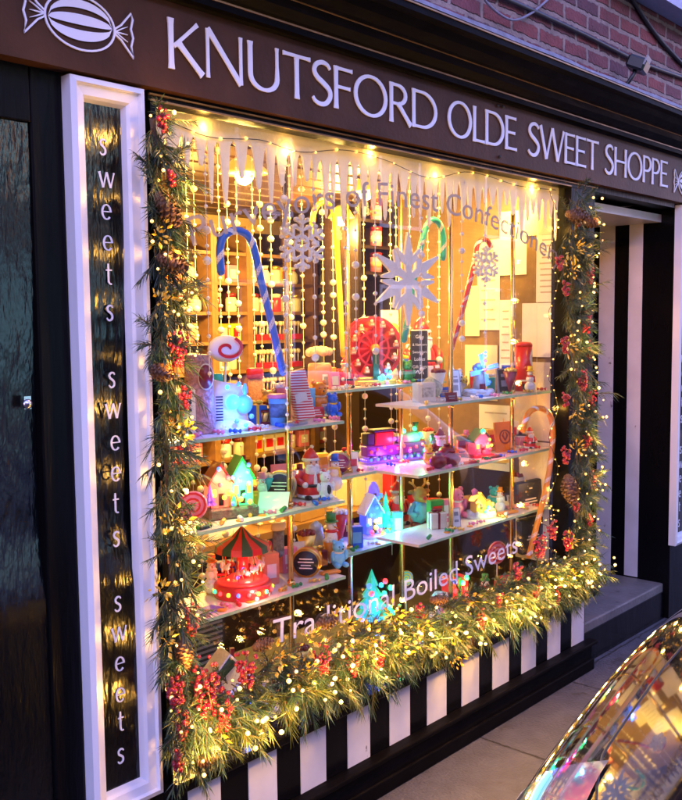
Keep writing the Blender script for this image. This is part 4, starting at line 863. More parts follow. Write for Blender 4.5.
# ---------------------------------------------------------------- second rows of small goods on the shelves
fr_=random.Random(21)
def small(kind,cname,m,m2,p,rz,label,s_=None):
    names={'packet':'sweet_packet','box':'sweet_box','parcel':'gift_parcel','snowman':'snowman_figure','cone':'sweet_cone','bear':'teddy_figure','card':'price_card','drum':'toy_drum'}
    t=thing(names[kind],label,{'packet':'packet','box':'box','parcel':'parcel','snowman':'figurine','cone':'bag','bear':'figurine','card':'card','drum':'toy'}[kind],p,rz)
    s=s_ or fr_.uniform(.85,1.2)
    if kind=='packet':
        g=MB(); vs=[];N=6
        for i in range(N+1):
            for j in range(N+1):
                u,v=i/N*2-1,j/N; th=.014*(1-u*u)*(1-(2*v-1)**2)+.002; vs.append((u*.028*s,-th,v*.085*s))
        k_=len(vs); vs += [(x,-y,z) for x,y,z in vs]
        fs=[]
        for i in range(N):
            for j in range(N): q=i*(N+1)+j; fs += [(q,q+N+1,q+N+2,q+1),(k_+q,k_+q+1,k_+q+N+2,k_+q+N+1)]
        g.add(vs,fs,True); g.build('packet',m,t); g=MB(); g.box((0,-.0165,.043*s),(.030*s,.001,.03*s)); g.build('label',m2,t)
    elif kind=='box':
        g=MB(); g.box((0,0,.04*s),(.055*s,.035,.08*s),None,.002); g.build('box',m,t); g=MB(); g.box((0,-.0182,.046*s),(.038*s,.001,.03*s)); g.box((0,-.0182,.018*s),(.03*s,.001,.006*s)); g.build('label',m2,t)
    elif kind=='parcel':
        g=MB(); g.box((0,0,.028*s),(.06*s,.045,.056*s),None,.003); g.build('parcel',m,t); g=MB(); g.box((0,0,.028*s),(.010,.046,.0575*s)); g.box((0,0,.028*s),(.061*s,.009,.058*s))
        for q in(-1,1): g.ball((q*.012,0,.064*s),.011,8,6,(1.3,.7,.7))
        g.build('ribbon',m2,t)
    elif kind=='snowman':
        g=MB(); g.ball((0,0,.024*s),.026*s,12,8); g.ball((0,0,.060*s),.019*s,12,8); g.ball((0,0,.086*s),.014*s,10,8); g.build('body',fur,t)
        g=MB(); g.cyl((0,0,.099*s),.018*s,.003,14); g.cyl((0,0,.110*s),.012*s,.02*s,14); g.ball((-.005*s,-.0125*s,.09*s),.002,6,4); g.ball((.005*s,-.0125*s,.09*s),.002,6,4); g.build('hat',m,t)
        g=MB(); g.lathe([(.014*s,.070*s),(.018*s,.074*s),(.014*s,.078*s)],12); g.box((.010*s,-.017*s,.060*s),(.007*s,.004,.03*s),(0,R(-10),0)); g.build('scarf',m2,t)
        g=MB(); g.tube([(0,-.012*s,.086*s),(0,-.028*s,.084*s)],[.003*s,.0005],6); g.build('nose',orange,t)
    elif kind=='cone':
        g=MB(); g.lathe([(.001,0),(.030*s,.095*s)],16); g.build('cone',m,t); g=MB()
        for i in range(14): a=i*2.4; q=.024*s*math.sqrt((i+.5)/14); g.ball((q*math.cos(a),q*math.sin(a),.098*s+.006*(1-i/14)),.009*s,7,5)
        g.build('sweets',m2,t)
    elif kind=='bear':
        g=MB(); g.ball((0,0,.028*s),.026*s,12,8,(1,.9,1.15)); g.ball((0,-.004,.068*s),.021*s,12,8); g.ball((0,-.023*s,.064*s),.009*s)
        for q in(-1,1): g.ball((q*.015*s,0,.086*s),.008*s); g.ball((q*.026*s,-.010,.040*s),.010*s,8,6,(.8,.8,1.7)); g.ball((q*.016*s,-.022*s,.010*s),.012*s,8,6,(.8,1.4,.8))
        g.build('body',m,t); g=MB()
        for q in(-1,1): g.ball((q*.008*s,-.022*s,.073*s),.0025,6,4)
        g.ball((0,-.032*s,.066*s),.0035,6,4); g.build('face',black,t); g=MB(); g.lathe([(.017*s,.047*s),(.021*s,.051*s),(.017*s,.055*s)],12); g.build('scarf',m2,t)
    elif kind=='card':
        g=MB(); g.prism([(-.022*s,0),(.022*s,0),(.022*s,.032*s),(-.022*s,.032*s)],.002,lambda x,z,y:(x,y+z*.3,z)); g.build('card',m,t); g=MB()
        for q in range(3): g.prism([(-.015*s,.007+.008*q),(.015*s-.004*q,.007+.008*q),(.015*s-.004*q,.010+.008*q),(-.015*s,.010+.008*q)],.0005,lambda x,z,y:(x,y+z*.3,z),-.0007)
        g.build('print',m2,t)
    elif kind=='drum':
        g=MB(); g.lathe([(.028*s,0),(.028*s,.05*s)],18); g.build('drum',m,t); g=MB()
        for z in(.004,.05*s-.004): g.lathe([(.0285*s,z-.004),(.030*s,z),(.0285*s,z+.004)],18)
        for i in range(9): a=2*math.pi*i/9; b_=a+.35; g.tube([(.0292*s*math.cos(a),.0292*s*math.sin(a),.006),(.0292*s*math.cos(b_),.0292*s*math.sin(b_),.05*s-.006)],.0012,4)
        g.build('trim',m2,t)
    return t
cols_=[('red',red,white),('green',green,red),('pink',pink,white),('yellow',yellow,red),('pale blue',lblue,white),('orange',orange,cream),('cream',cream,dred),('dark red',dred,gold),('gold',gold,dred),('teal',teal,cream),('white',white,red),('blue',blue,yellow)]
kinds_=['packet','box','parcel','snowman','cone','bear','card','drum']
sayk={'packet':'sweet packet','box':'sweet box','parcel':'ribboned parcel','snowman':'snowman figurine','cone':'paper cone of sweets','bear':'teddy bear figurine','card':'price card','drum':'toy drum'}
hatc={'snowman':'snowman figurine in a {} hat','cone':'{} paper cone of sweets','bear':'{} teddy bear figurine'}
where={('L',0):'on the top left shelf',('L',1):'on the shelf with the lit houses',('L',2):'on the carousel shelf',('C',0):'on the ferris wheel shelf',('C',1):'on the train shelf',('C',2):'on the lowest middle shelf',('R',0):'on the windmill shelf',('R',1):'on the pink cottage shelf',('R',2):'on the lowest right shelf'}
plan={('L',0):[(247,.19),(256,.17),(266,.15),(284,.18),(296,.19),(318,.15),(332,.12),(326,.17)],('L',1):[(209,.19),(250,.18),(262,.16),(268,.18),(291,.19),(300,.19),(335,.15)],('L',2):[(212,.19),(226,.20),(262,.20),(288,.19),(297,.19),(318,.17),(330,.15),(338,.10)],
('C',0):[(329,.19),(356,.19),(402,.17),(407,.05),(431,.10),(436,.17),(441,.05)],('C',1):[(322,.17),(330,.19),(347,.18),(352,.05),(364,.20),(412,.20),(428,.19),(436,.15)],('C',2):[(326,.19),(341,.17),(348,.20),(366,.21),(390,.21),(406,.19),(428,.20),(440,.18)],
('R',0):[(438,.17),(463,.17),(492,.17),(500,.17),(533,.17),(541,.14),(510,.03),(530,.03)],('R',1):[(428,.15),(459,.17),(466,.18),(492,.17),(518,.17),(522,.12),(543,.10),(541,.16)],('R',2):[(437,.12),(445,.17),(466,.17),(494,.16),(500,.10),(512,.17),(528,.10),(531,.17)]}
for (u_,l_),lst in plan.items():
    a,b_={'L':(200,338),'C':(318,442),'R':(430,546)}[u_]; dy_={'L':.195,'C':.212,'R':.180}[u_]; n0=len(lst)
    for q in range(11):
        px=a+(b_-a)*(q+.5)/11
        if all(abs(px-o_[0])>6.5 for o_ in lst if o_[1]>dy_-.035): lst.append((px,dy_,1))
combo=[(k_,c_) for c_ in range(len(cols_)) for k_ in kinds_]; fr_.shuffle(combo); used_=set()
for (u_,l_),lst in plan.items():
    for px,dy,*tall in lst:
        for ci_,(k_,c_) in enumerate(combo):
            if (u_,l_,k_) in used_ and fr_.random()<.85: continue
            break
        combo.pop(ci_); used_.add((u_,l_,k_)); cn,m_,m2_=cols_[c_]
        nm=hatc[k_].format(cn) if k_ in hatc else cn+' '+sayk[k_]
        if len(combo)<8: used_.clear(); combo += [(a,b_) for b_ in range(len(cols_)) for a in kinds_]; fr_.shuffle(combo)
        p=spot(px,u_,l_,dy); small(k_,cn,m_,m2_,p,R(fr_.uniform(-35,-5)),f'small {nm} {where[u_,l_]}',fr_.uniform(1.15,1.45) if tall else None)
# floor of the display: a crowd of little things in the snow
for q,(px,dy) in enumerate([(216,.10),(250,.13),(268,.10),(285,.12),(300,.20),(318,.14),(335,.18),(350,.13),(392,.17),(425,.15),(440,.2),(470,.14),(485,.18),(520,.15)]):
    k_=['snowman','parcel','bear','drum','cone','box'][q%6]; c_=(q*5+q//12)%12; cn,m_,m2_=cols_[c_]; y=dy; z=.402; p=Vector((xcol(px,y,z),y,z))
    nm=hatc[k_].format(cn) if k_ in hatc else cn+' '+sayk[k_]
    small(k_,cn,m_,m2_,p,R(fr_.uniform(-35,-5)),f'small {nm} in the cotton snow behind the lower garland')

# wrapped sweets scattered along the shelf fronts
wc=[('red',red),('gold',gold),('green',green),('pink',pink),('blue',blue),('white',white)]; wp={}
for (u_,l_) in where:
    a,b_={'L':(196,338),'C':(312,442),'R':(424,545)}[u_]
    for q in range(9):
        px=a+(b_-a)*(q+fr_.uniform(.1,.9))/9; p=spot(px,u_,l_,fr_.uniform(.018,.05)); ci_=fr_.randrange(6); cn,m_=wc[ci_]
        if ci_ not in wp:
            g=MB(); g.ball((0,0,.0075),.0075,10,6,(1.3,1,1))
            for s_ in(-1,1): g.lathe([(.0012,0),(.0075,.010),(.006,.0105)],8,(s_*.0095,0,.0075),(0,s_*R(90),0))
            o=g.build('wrapped_sweet',m_); wp[ci_]=o
        else: o=wp[ci_].copy(); C.objects.link(o)
        o.location=p; o.rotation_euler.z=fr_.uniform(0,6); tag(o,f'tiny {cn} wrapped sweet lying near the front edge of a display shelf','sweet',f'{cn} wrapped sweets scattered on the shelves')
# ======== right shelves, top
def card_thing(label,p,w,h,frame,face,mark,rz=-22,name='framed_card',cat_='card',lean=.14):
    t=thing(name,label,cat_,p,R(rz)); framed_card(t,w,h,frame,face,mark,lean); return t
p=spot(452,'R',0,.03); k=sc(p); card_thing('small dark red price card at the front of the windmill shelf',p,13*k,9*k,dred,dred,[(0,.6,.6,.1),(0,.35,.5,.1)],name='price_card')
p=spot(456,'R',0,.12); k=sc(p); card_thing('grey framed card with small print left of the windmill',p,13*k,28*k,grey,paper,[(0,.75,.5,.05),(0,.6,.6,.12),(0,.35,.5,.2)])
p=spot(479,'R',0,.10); k=sc(p); t=thing('lit_windmill','windmill ornament with blue lit sails on a snowy mound','windmill',p,R(-25)); h=62*k
g=MB(); g.lathe([(.070,0),(.072,.010),(.055,.022),(.025,.032),(1e-6,.034)],20,sy=.75)
for i in range(7): a=i*.9; g.ball((math.cos(a)*.052,math.sin(a)*.038,.018),.018,8,6,(1.3,1,.7))
g.build('snow_base',mat('grey snow',(.55,.56,.58),.8,bump=.5,bscale=90),t)
g=MB(); g.lathe([(.030,.02),(.026,.06),(.020,.09),(.018,.112)],12); g.build('tower',mat('pale stone tower',(.45,.40,.36),.6,var=.4,scale=40),t)
g=MB(); g.ball((0,0,.118),.026,12,8,(1.2,1,.85)); g.build('cap',blue,t)
g=MB(); g.bb(-.012,.012,-.032,-.02,.022,.052); g.build('door',dred,t)
g=MB(); g.cyl((0,-.032,.112),.007,.018,10,(R(90),0,0)); g.build('hub',steel,t)
for i in range(4):
    a=R(8)+i*math.pi/2; ca,sa=math.cos(a),math.sin(a); g=MB()
    fr=lambda u,w_,y: (ca*u-sa*w_, y, .112+sa*u+ca*w_)
    g.prism([(.008,-.003),(.07,-.003),(.07,.003),(.008,.003)],.003,fr,-.044); g.prism([(.02,.004),(.068,.004),(.068,.018),(.02,.014)],.002,fr,-.043)
    g.build('sail',mat('blue lit sail',(.2,.4,.9),.4,emit=(.08,.25,1),es=0.18),t)
leds([(led_b,[(-.035,-.03,.115),(-.025,-.035,.13),(.0,-.05,.17),(0,-.05,.185),(.05,-.045,.125),(.02,-.05,.06)],.006),(led_r,[(0,-.05,.112),(.0,-.05,.15)],.006)],t)
lamp('led_glow',(-.02,-.08,.13),.10,(.1,.3,1)).parent=t
p=spot(505,'R',0,.08); k=sc(p); card_thing('silver framed black card with a red and white picture right of the windmill',p,16*k,25*k,grey,black,[(0,.72,.45,.12),(0,.4,.5,.25)],-18)
p=spot(523.5,'R',0,.09); k=sc(p); t=thing('santa_tin','tall red cylinder tin with a white santa face panel','tin',p,R(-10)); r,h=8.3*k,49*k
g=MB(); g.lathe([(r,0),(r,.9*h)],24); g.build('tin',red,t); g=MB(); g.lathe([(r*1.03,.901*h),(r*1.03,.95*h),(r*.85,.985*h),(r*.3,h)],24); g.build('lid',red,t)
def patch(mb,rr,a0,a1,z0,z1,rz=None,n=10):
    vs=[];fs=[]
    for i in range(n+1):
        a=math.radians(a0+(a1-a0)*i/n); q=1 if rz is None else math.sqrt(max(.02,1-(2*i/n-1)**2))
        zc=(z0+z1)/2; zh=(z1-z0)/2*q
        vs += [(rr*math.sin(a),-rr*math.cos(a),zc-zh),(rr*math.sin(a),-rr*math.cos(a),zc+zh)]
    mb.add(vs,[(2*i,2*i+2,2*i+3,2*i+1) for i in range(n)])
g=MB(); patch(g,r*1.012,-5,95,.48*h,.86*h,1); g.m=1; patch(g,r*1.02,20,72,.62*h,.78*h,1); g.m=0; patch(g,r*1.012,-80,80,.20*h,.235*h); g.m=2
for q in(-50,-15,20,55): patch(g,r*1.015,q-8,q+8,.03*h,.16*h)
for q in (35,58): patch(g,r*1.03,q-3,q+3,.70*h,.73*h)
g.build('santa_panel',[white,skin,black],t)
p=spot(546,'R',0,.06); k=sc(p); card_thing('pale wooden framed sketch card leaning at the right end of the windmill shelf',p,17*k,26*k,cream,paper,[(0,.62,.5,.3),(0,.25,.5,.05)],-15)
p=spot(424,'R',0,.12); k=sc(p); giftbox('sweet_box','clear fronted box of pale sweets below the chalkboard','box',p,20*k,.05,19*k,cream,None,-22,mat('pale sweets',(.6,.45,.33),.5,var=.8,scale=90))
p=spot(442,'R',0,.14); k=sc(p); t=thing('wicker_ball','pale round lattice ball behind the red and gold poles','ornament',(p.x,p.y+.05,p.z)); g=MB(); r=11*k; g.ball((0,0,r),r,12,8); g.build('ball',mat('lattice',(.6,.45,.28),.7,var=.9,scale=80,bump=.8,bscale=80),t)
# ======== right shelves, middle
for q,(px,dy) in enumerate(((438,.05),(452,.04),(447,.07))):
    p=spot(px,'R',1,dy); k=sc(p); t=thing('chocolate_pudding',['round dark red foil chocolate, left one of the little heap','round dark red foil chocolate, right one of the little heap','round dark red foil chocolate, top of the little heap'][q],'chocolate',(p.x,p.y,p.z+(0 if q<2 else .022)),R(-20)); r=9*k
    g=MB(); g.ball((0,0,r*.8),r,12,8,(1,1,.8)); g.build('chocolate',dred,t); g=MB(); g.lathe([(r*.3,r*1.5),(r*.45,r*1.72),(1e-6,r*1.75)],10); g.build('twist',dred,t)
p=spot(440,'R',1,.15); k=sc(p); t=thing('santa_figure','grey and red santa head ornament behind the dark foil chocolates','figurine',p,R(-30)); santa(t,34*k,dred)
p=spot(479,'R',1,.10); k=sc(p); t=thing('lit_cottage','cottage ornament with pink lit walls and a green light on its dark roof','ornament',p,R(-20)); g=MB(); g.box((0,0,.006),(.11,.08,.012),None,.003); g.build('base',red,t)
e=bpy.data.objects.new('little_house',None); C.objects.link(e); e.parent=t; e.location=(0,0,.0125); house(e,.078,.055,.105,mat('pink lit wall',(.7,.12,.2),.4,emit=(1,.06,.16),es=0.1),dgreen)
leds([(led_r,[(-.03,-.035,.03),(-.01,-.036,.05),(.02,-.035,.06),(.03,-.036,.035),(0,-.036,.025)],.007),(led_g,[(-.005,-.035,.112)],.010),(led_y,[(.04,-.035,.05),(.03,-.035,.075)],.006)],t); lamp('led_glow',(0,-.07,.06),.12,(1,.12,.15)).parent=t
p=spot(506,'R',1,.09); k=sc(p); t=card_thing('orange card with a round dark emblem of leaves beside the pink cottage',p,24*k,30*k,orange,orange,None,-18)
mk=mat('brown print',(.25,.07,.02),.6); g=MB(); M=rotm(-.14); h=30*k
def frl(x,z,y): v=M@Vector((x,y,z)); return (v.x,v.y,v.z)
g.ribbon([(math.cos(2*math.pi*i/24)*6.5*k,h*.5+math.sin(2*math.pi*i/24)*6.5*k) for i in range(24)],1.6*k,.0008,-.0030,frl,True)
for q in(-1,1): g.ribbon([(0,h*.38),(q*3*k,h*.55),(q*1*k,h*.66)],[1.5*k,2.2*k,.6*k],.0006,-.0028,frl)
g.build('print',mk,t)
p=spot(529.5,'R',1,.07); k=sc(p); t=thing('santa_figure','tiny santa figurine alone at the right end of the orange card shelf','figurine',p,R(-15)); santa(t,22*k)
p=spot(470,'R',1,.02); t=thing('chocolate_bar','flat red wrapped bar on the shelf edge in front of the pink cottage','chocolate bar',p,R(-10)); g=MB(); g.box((0,0,.006),(.10,.018,.011),None,.003); g.build('bar',red,t)
p=spot(493,'R',1,.03); t=thing('chocolate_bar','flat brown wrapped bar on the shelf edge in front of the orange card','chocolate bar',p,R(-5)); g=MB(); g.box((0,0,.006),(.11,.018,.011),None,.003); g.build('bar',brown,t)
# ======== right shelves, bottom
p=spot(457,'R',2,.06); k=sc(p); card_thing('small grey and white card at the left end of the lowest right shelf',p,10*k,20*k,grey,paper,[(0,.7,.5,.2),(0,.35,.5,.12)])
p=spot(481,'R',2,.10); k=sc(p); t=thing('lit_snow_globe','yellow and pink ornament with tiny lights and a snowy rim on the lowest right shelf','ornament',p,R(-20))
g=MB(); g.lathe([(.072,0),(.074,.01),(.06,.022),(.02,.026),(1e-6,.026)],18,sy=.7)
for i in range(8): a=i*.8; g.ball((math.cos(a)*.058,math.sin(a)*.04,.018),.015,8,6)
g.build('snow_base',mat('grey snow',(.5,.5,.5)),t)
e=bpy.data.objects.new('little_house',None); C.objects.link(e); e.parent=t; e.location=(-.015,0,.024); house(e,.05,.045,.085,yellow,gold)
g=MB(); g.lathe([(.012,.02),(.016,.07),(.010,.10),(.014,.115),(1e-6,.125)],12,(-.02,.02,0)); g.m=1; g.ball((.03,-.01,.05),.018,10,8,(1,1,1.6)); g.build('figures',[pink,yellow],t)
leds([(led_g,[(.015,-.035,.045),(.0,-.04,.03)],.009),(led_y,[(.035,-.035,.06),(-.03,-.04,.035),(.045,-.03,.03)],.007),(led_r,[(-.025,-.035,.06)],.006)],t); lamp('led_glow',(.01,-.08,.05),.10,(.7,.8,.2)).parent=t
p=spot(503,'R',2,.16); k=sc(p); t=thing('yellow_lantern','small yellow bell shaped ornament hanging above the lowest right shelf','ornament',(p.x,p.y,p.z+44*k)); g=MB(); g.lathe([(.030,0),(.024,.02),(.014,.035),(.006,.045)],14); g.build('bell',yellow,t); g=MB(); g.tube([(0,0,.044),(0,0,.20)],.0015,5); g.build('cord',gold,t)
for q,(px,dy) in enumerate(((505,.05),(517,.09))):
    p=spot(px,'R',2,dy); t=thing('chocolate_bar',['long flat orange packet at the front right of the lowest right shelf','long flat salmon packet behind the orange packet on the lowest right shelf'][q],'packet',p,R(-12)); g=MB(); g.box((0,0,.007),(.14,.03,.013),None,.004); g.build('packet',[orange,salmon][q],t)
scatter_slices([(447,.04,.013),(470,.03,.012)],'R',2)
# ======== black sweet bags behind the orange cane
for q,(px,py0,py1,w) in enumerate(((528,480,516,30),(531,517,552,30))):
    y=.16; pb=at(px,py1,y); k=mpp(pb); t=thing('black_bag',['upper black sweet bag with pale print on the partition right of the shelves','lower black sweet bag with pale print and an orange band on the partition'][q],'bag',(pb.x,y,pb.z),R(-20))
    h=(py1-py0)*k; g=MB(); g.box((0,0,h/2),(w*k*1.05,.035,h),(0,R(-4),0),.006); g.build('bag',navy,t); g=MB()
    for zz,ww in((.80,.12),(.5,.45),(.42,.55),(.34,.4)): g.box((0,-.019,h*zz),(w*k*ww,.001,h*.04),(0,R(-4),0))
    g.build('print',cream,t)
    g=MB(); g.box((w*k*.1,.03,h*.93),(.01,.03,.01)); g.build('hook',steel,t)
# ======== below the shelves, on the display base
ZB=.3855
def base(px,dy): 
    p=Vector((xcol(px,dy,ZB),dy,ZB)); return p
g=MB(); vs=[];fs=[]; NX=60
for i in range(NX+1):
    for j in range(9):
        x=1.53+(3.72-1.53)*i/NX; y=.065+.24*j/8; vs.append((x,y,.388+.020*noise.noise((x*5,y*6,1))+.012*noise.noise((x*14,y*14,2))+.012))
for i in range(NX):
    for j in range(8): q=i*9+j; fs.append((q,q+9,q+10,q+1))
g.add(vs,fs,True); o=g.build('snow_blanket',fur); tag(o,'white cotton snow blanket spread over the floor of the window display','snow blanket')
for q,(px,dy,hh,wm) in enumerate(((212,.16,.125,white),(243,.20,.115,cream),(226,.30,.15,dgreen))):
    p=base(px,dy); t=thing('model_house',['small white snowy model house under the carousel shelf','small cream snowy model house right of the white one','dark green model house behind the two pale ones'][q],'model house',p+Vector((0,0,.02)),R(-20)); house(t,.10,.08,hh,wm,fur)
p=base(255,.12); t=thing('model_tree','small dark green model tree in the cotton snow under the carousel shelf','model tree',p+Vector((0,0,.02))); fig_tree(t,.11,.035,dgreen)
p=base(200,.22); t=thing('model_tree','taller green model tree at the left end of the cotton snow','model tree',p+Vector((0,0,.02))); fig_tree(t,.16,.05,dgreen)
t=thing('lit_snow_ball','two tiny blue lights in the cotton snow beside the model houses','light',base(240,.11)+Vector((0,0,.04))); leds([(led_b,[(0,0,0),(.05,.0,.015)],.009),(led_p,[(.02,.01,-.01)],.007)],t); lamp('led_glow',(0,-.04,.04),.06,(.1,.2,1)).parent=t
p=base(281,.28); t=thing('vent_grille','black slatted grille standing behind the cotton snow','grille',(base(190,.45).x,.5,.41),0); g=MB(); g.bb(-.2,.2,0,.02,0,.2); g.m=1
for i in range(10): g.bb(-.19,.19,-.004,-.0005,.012+i*.019,.020+i*.019)
g.build('grille',[black,grey],t)
p=at(372,604,.40); t=thing('lit_tree','glowing green and blue tree ornament under the middle shelves','ornament',(p.x,.40,.40),R(-20)); fig_tree(t,.22,.08,mat('green lit tree'.replace('lit','glow'),(.05,.4,.25),.4,emit=(.02,.8,.3),es=0.09))
leds([(led_g,[(.05,-.06,.08),(.03,-.05,.14),(.06,-.05,.16),(.075,-.04,.05)],.010),(led_b,[(-.06,-.06,.10),(-.075,-.05,.05),(-.04,-.05,.18),(-.02,-.07,.04)],.010),(led_r,[(-.035,-.06,.15),(.035,-.05,.19)],.010),(led_c,[(0,-.07,.1),(.01,-.06,.18)],.009)],t); lamp('led_glow',(-.05,-.13,.10),.34,(.03,.07,1)).parent=t; lamp('led_glow',(.07,-.12,.10),.12,(.1,1,.4)).parent=t
p=at(406,600,.36); k=mpp(p); t=thing('rainbow_lollipop','rainbow swirl lollipop under the middle shelves beside the glowing tree','lollipop',(p.x,.36,.40),R(-25)); lolly(t,.034,yellow,mat('rainbow swirl',(.1,.35,.6),.4,var=1.0,scale=30),.13)
p=at(455,575,.25); t=thing('lit_parcel','red parcel ornament with green lights under the right shelves','ornament',(p.x,.25,.40),R(-20)); g=MB(); g.box((0,0,.075),(.10,.07,.15),None,.006); g.build('parcel',mat('red lit parcel',(.6,.03,.03),.35,emit=(1,.04,.04),es=0.08),t); g=MB(); g.box((0,0,.076),(.018,.072,.152)); g.build('ribbon',green,t)
leds([(led_g,[(.01,-.045,.13),(.03,-.045,.15)],.010),(led_r,[(-.03,-.045,.10),(.03,-.045,.07)],.009),(led_b,[(-.03,-.045,.14)],.009)],t); lamp('led_glow',(0,-.1,.12),.10,(1,.3,.1)).parent=t
p=at(497,570,.28); t=thing('swirl_lollipop','large red and pink swirl lollipop behind the white window lettering on the right','lollipop',(p.x,.28,.40),R(-20)); lolly(t,.055,pink,red,.12)
p=at(515,575,.16); t=thing('red_bow','wide red fabric bow lying above the right end of the lower garland','bow',(p.x,.16,.45),R(-20)); g=MB()
for s in(-1,1): g.ball((s*.06,0,.02),.05,10,8,(1.2,.5,.75)); g.tube([(0,-.01,.01),(s*.05,-.03,-.03),(s*.08,-.03,-.06)],[.012,.018,.02],8)
g.ball((0,-.015,.02),.022); g.build('bow',red,t)
p=at(507,545,.30); t=thing('pine_cone','small green and brown cone ornament beside the red bow','ornament',(p.x-.02,.22,.42)); g=MB(); g.ball((0,0,.06),.03,10,8,(1,1,1.6)); g.build('cone',dgreen,t)
# boxes, cartons and dark furniture seen between the shelves
def bigbox(name,label,cat_,px0,px1,pyt,pyb,y,d,m,rz=0,extra=None):
    a=at(px0,pyb,y); b_=at(px1,pyb,y); zt=at((px0+px1)/2,pyt,y).z; zb_=min(a.z,b_.z)
    t=thing(name,label,cat_,((a.x+b_.x)/2,y+d/2,zb_),R(rz)); w=b_.x-a.x; h=zt-zb_
    g=MB(); g.box((0,0,h/2),(w,d,h),None,.004); g.build('box',m,t)
    g=MB(); g.box((0,-d/2-.0008,h/2),(w*.62,.001,h*.55)); g.build('label',extra or paper,t); return t
# shop counter behind the display
t=thing('shop_counter','long dark counter inside the shop behind the window shelves','counter',(2.9,1.35,.1)); g=MB(); g.bb(1.3,5.0,1.2,1.6,.101,.62); P_(g,'cabinet',dbrown,t); g=MB(); g.bb(1.25,5.05,1.15,1.65,.621,.655); P_(g,'top',wood,t)
cy=1.25; czt=.6555
def onc(px,dy=0.0): y=cy+dy; return Vector((xcol(px,y,czt),y,czt))
k=0
for px,w,h,dy,m,label in ((215,.24,.16,.05,white,'wide white carton on the counter behind the lit houses'),(262,.16,.20,.1,carton,'plain brown cardboard carton on the counter left of the first brass pole'),(302,.22,.26,.02,carton,'large open brown cardboard carton on the counter right of the first brass pole'),(330,.18,.13,.12,cream,'low cream carton on the counter between the left and middle shelves'),(360,.20,.18,.05,cream,'cream carton on the counter below the ferris wheel shelf'),(392,.14,.22,.06,red,'red carton with a white mark on the counter behind the lit train'),(425,.16,.18,.1,paper,'pale carton on the counter behind the santa head')):
    p=onc(px,dy); t=thing('carton',label,'carton',p,R(rnd.uniform(-8,8))); g=MB(); g.box((0,0,h/2),(w,.16,h),None,.003); g.build('carton',m,t); g=MB(); g.box((rnd.uniform(-.02,.02),-.081,h*.5),(w*.5,.001,h*.4)); g.build('label',[cream,white,paper][k%3],t); k+=1
# ======== back shelving with stock
YB=2.75
rowsz=[.72,.92,1.12,1.32,1.52,1.72,1.92,2.12]
posts=[160,216,251,316,352]
px_x=[xcol(q,YB,1.5) for q in posts]
jar_proto={}
def bshelf(i,x0,x1):
    t=thing('stock_shelves',['wooden stock shelves at the far left of the shop, partly behind the garland','narrow wooden stock shelves second from the left at the back of the shop','wide wooden stock shelves with red trays at the back of the shop','wooden stock shelves behind the yellow candy cane'][i],'shelves',((x0+x1)/2,YB+.15,.1),0,'wooden stock shelves at the back of the shop')
    g=MB(); g.bb(x0,x0+.025,YB,YB+.33,.101,2.3); g.bb(x1-.026,x1-.001,YB,YB+.33,.101,2.3); P_(g,'upright',wood,t)
    for z in rowsz: g=MB(); g.bb(x0+.0255,x1-.0265,YB+.003,YB+.33,z-.022,z); P_(g,'shelf_board',wood,t)
    g=MB(); g.bb(x0+.0255,x1-.0265,YB+.331,YB+.34,.101,2.3); P_(g,'back_board',dbrown,t)
stock=[]
def sjar(m1,m2): 
    t=thing('sweet_jar','small lidded sweet jar on the back shelves','jar'); g=MB(); g.lathe([(.036,0),(.04,.008),(.04,.085),(.032,.1)],12); g.build('jar',m1,t); g=MB(); g.lathe([(.036,.101),(.037,.125),(.02,.13)],12); g.build('lid',m2,t); return t
def sbox(m1,m2): 
    t=thing('sweet_box','small sweet box on the back shelves','box'); g=MB(); g.box((0,0,.06),(.09,.07,.12),None,.003); g.build('box',m1,t); g=MB(); g.box((0,-.0358,.06),(.06,.001,.06)); g.build('label',m2,t); return t
def sbag(m1,m2):
    t=thing('sweet_bag','small tied bag of sweets on the back shelves','bag'); g=MB(); g.lathe([(.03,0),(.042,.02),(.040,.07),(.016,.10),(.026,.125)],12,sy=.7); g.build('bag',m1,t); g=MB(); g.lathe([(.019,.094),(.019,.106)],12,sy=.7); g.build('tie',m2,t); return t
def stray(m1,m2):
    t=thing('lollipop_tray','red tray of white lollipops on the back shelves','tray'); g=MB(); g.box((0,0,.02),(.22,.1,.04),None,.003); g.build('tray',m1,t)
    g=MB()
    for i in range(6):
        for j in range(2): x=-.09+.036*i; g.tube([(x,-.025+.05*j,.041),(x,-.025+.05*j,.10)],.004,5); g.ball((x,-.025+.05*j,.115),.019,8,6)
    g.build('lollipops',m2,t); return t
protos=[('jar',sjar,[(white,red),(salmon,white),(cream,gold),(red,cream),(orange,white),(cream,dred)]),('box',sbox,[(red,white),(cream,red),(orange,cream),(white,salmon),(pink,white),(yellow,red)]),('bag',sbag,[(white,red),(cream,gold),(salmon,white),(paper,red)]),('tray',stray,[(red,white),(red,cream)])]
pool={}
LAB={'jar':('sweet jars on the back shelves','lidded jar'),'box':('sweet boxes on the back shelves','upright box'),'bag':('tied bags on the back shelves','tied bag'),'tray':('lollipop trays on the back shelves','red tray of white lollipops')}
cnames={}
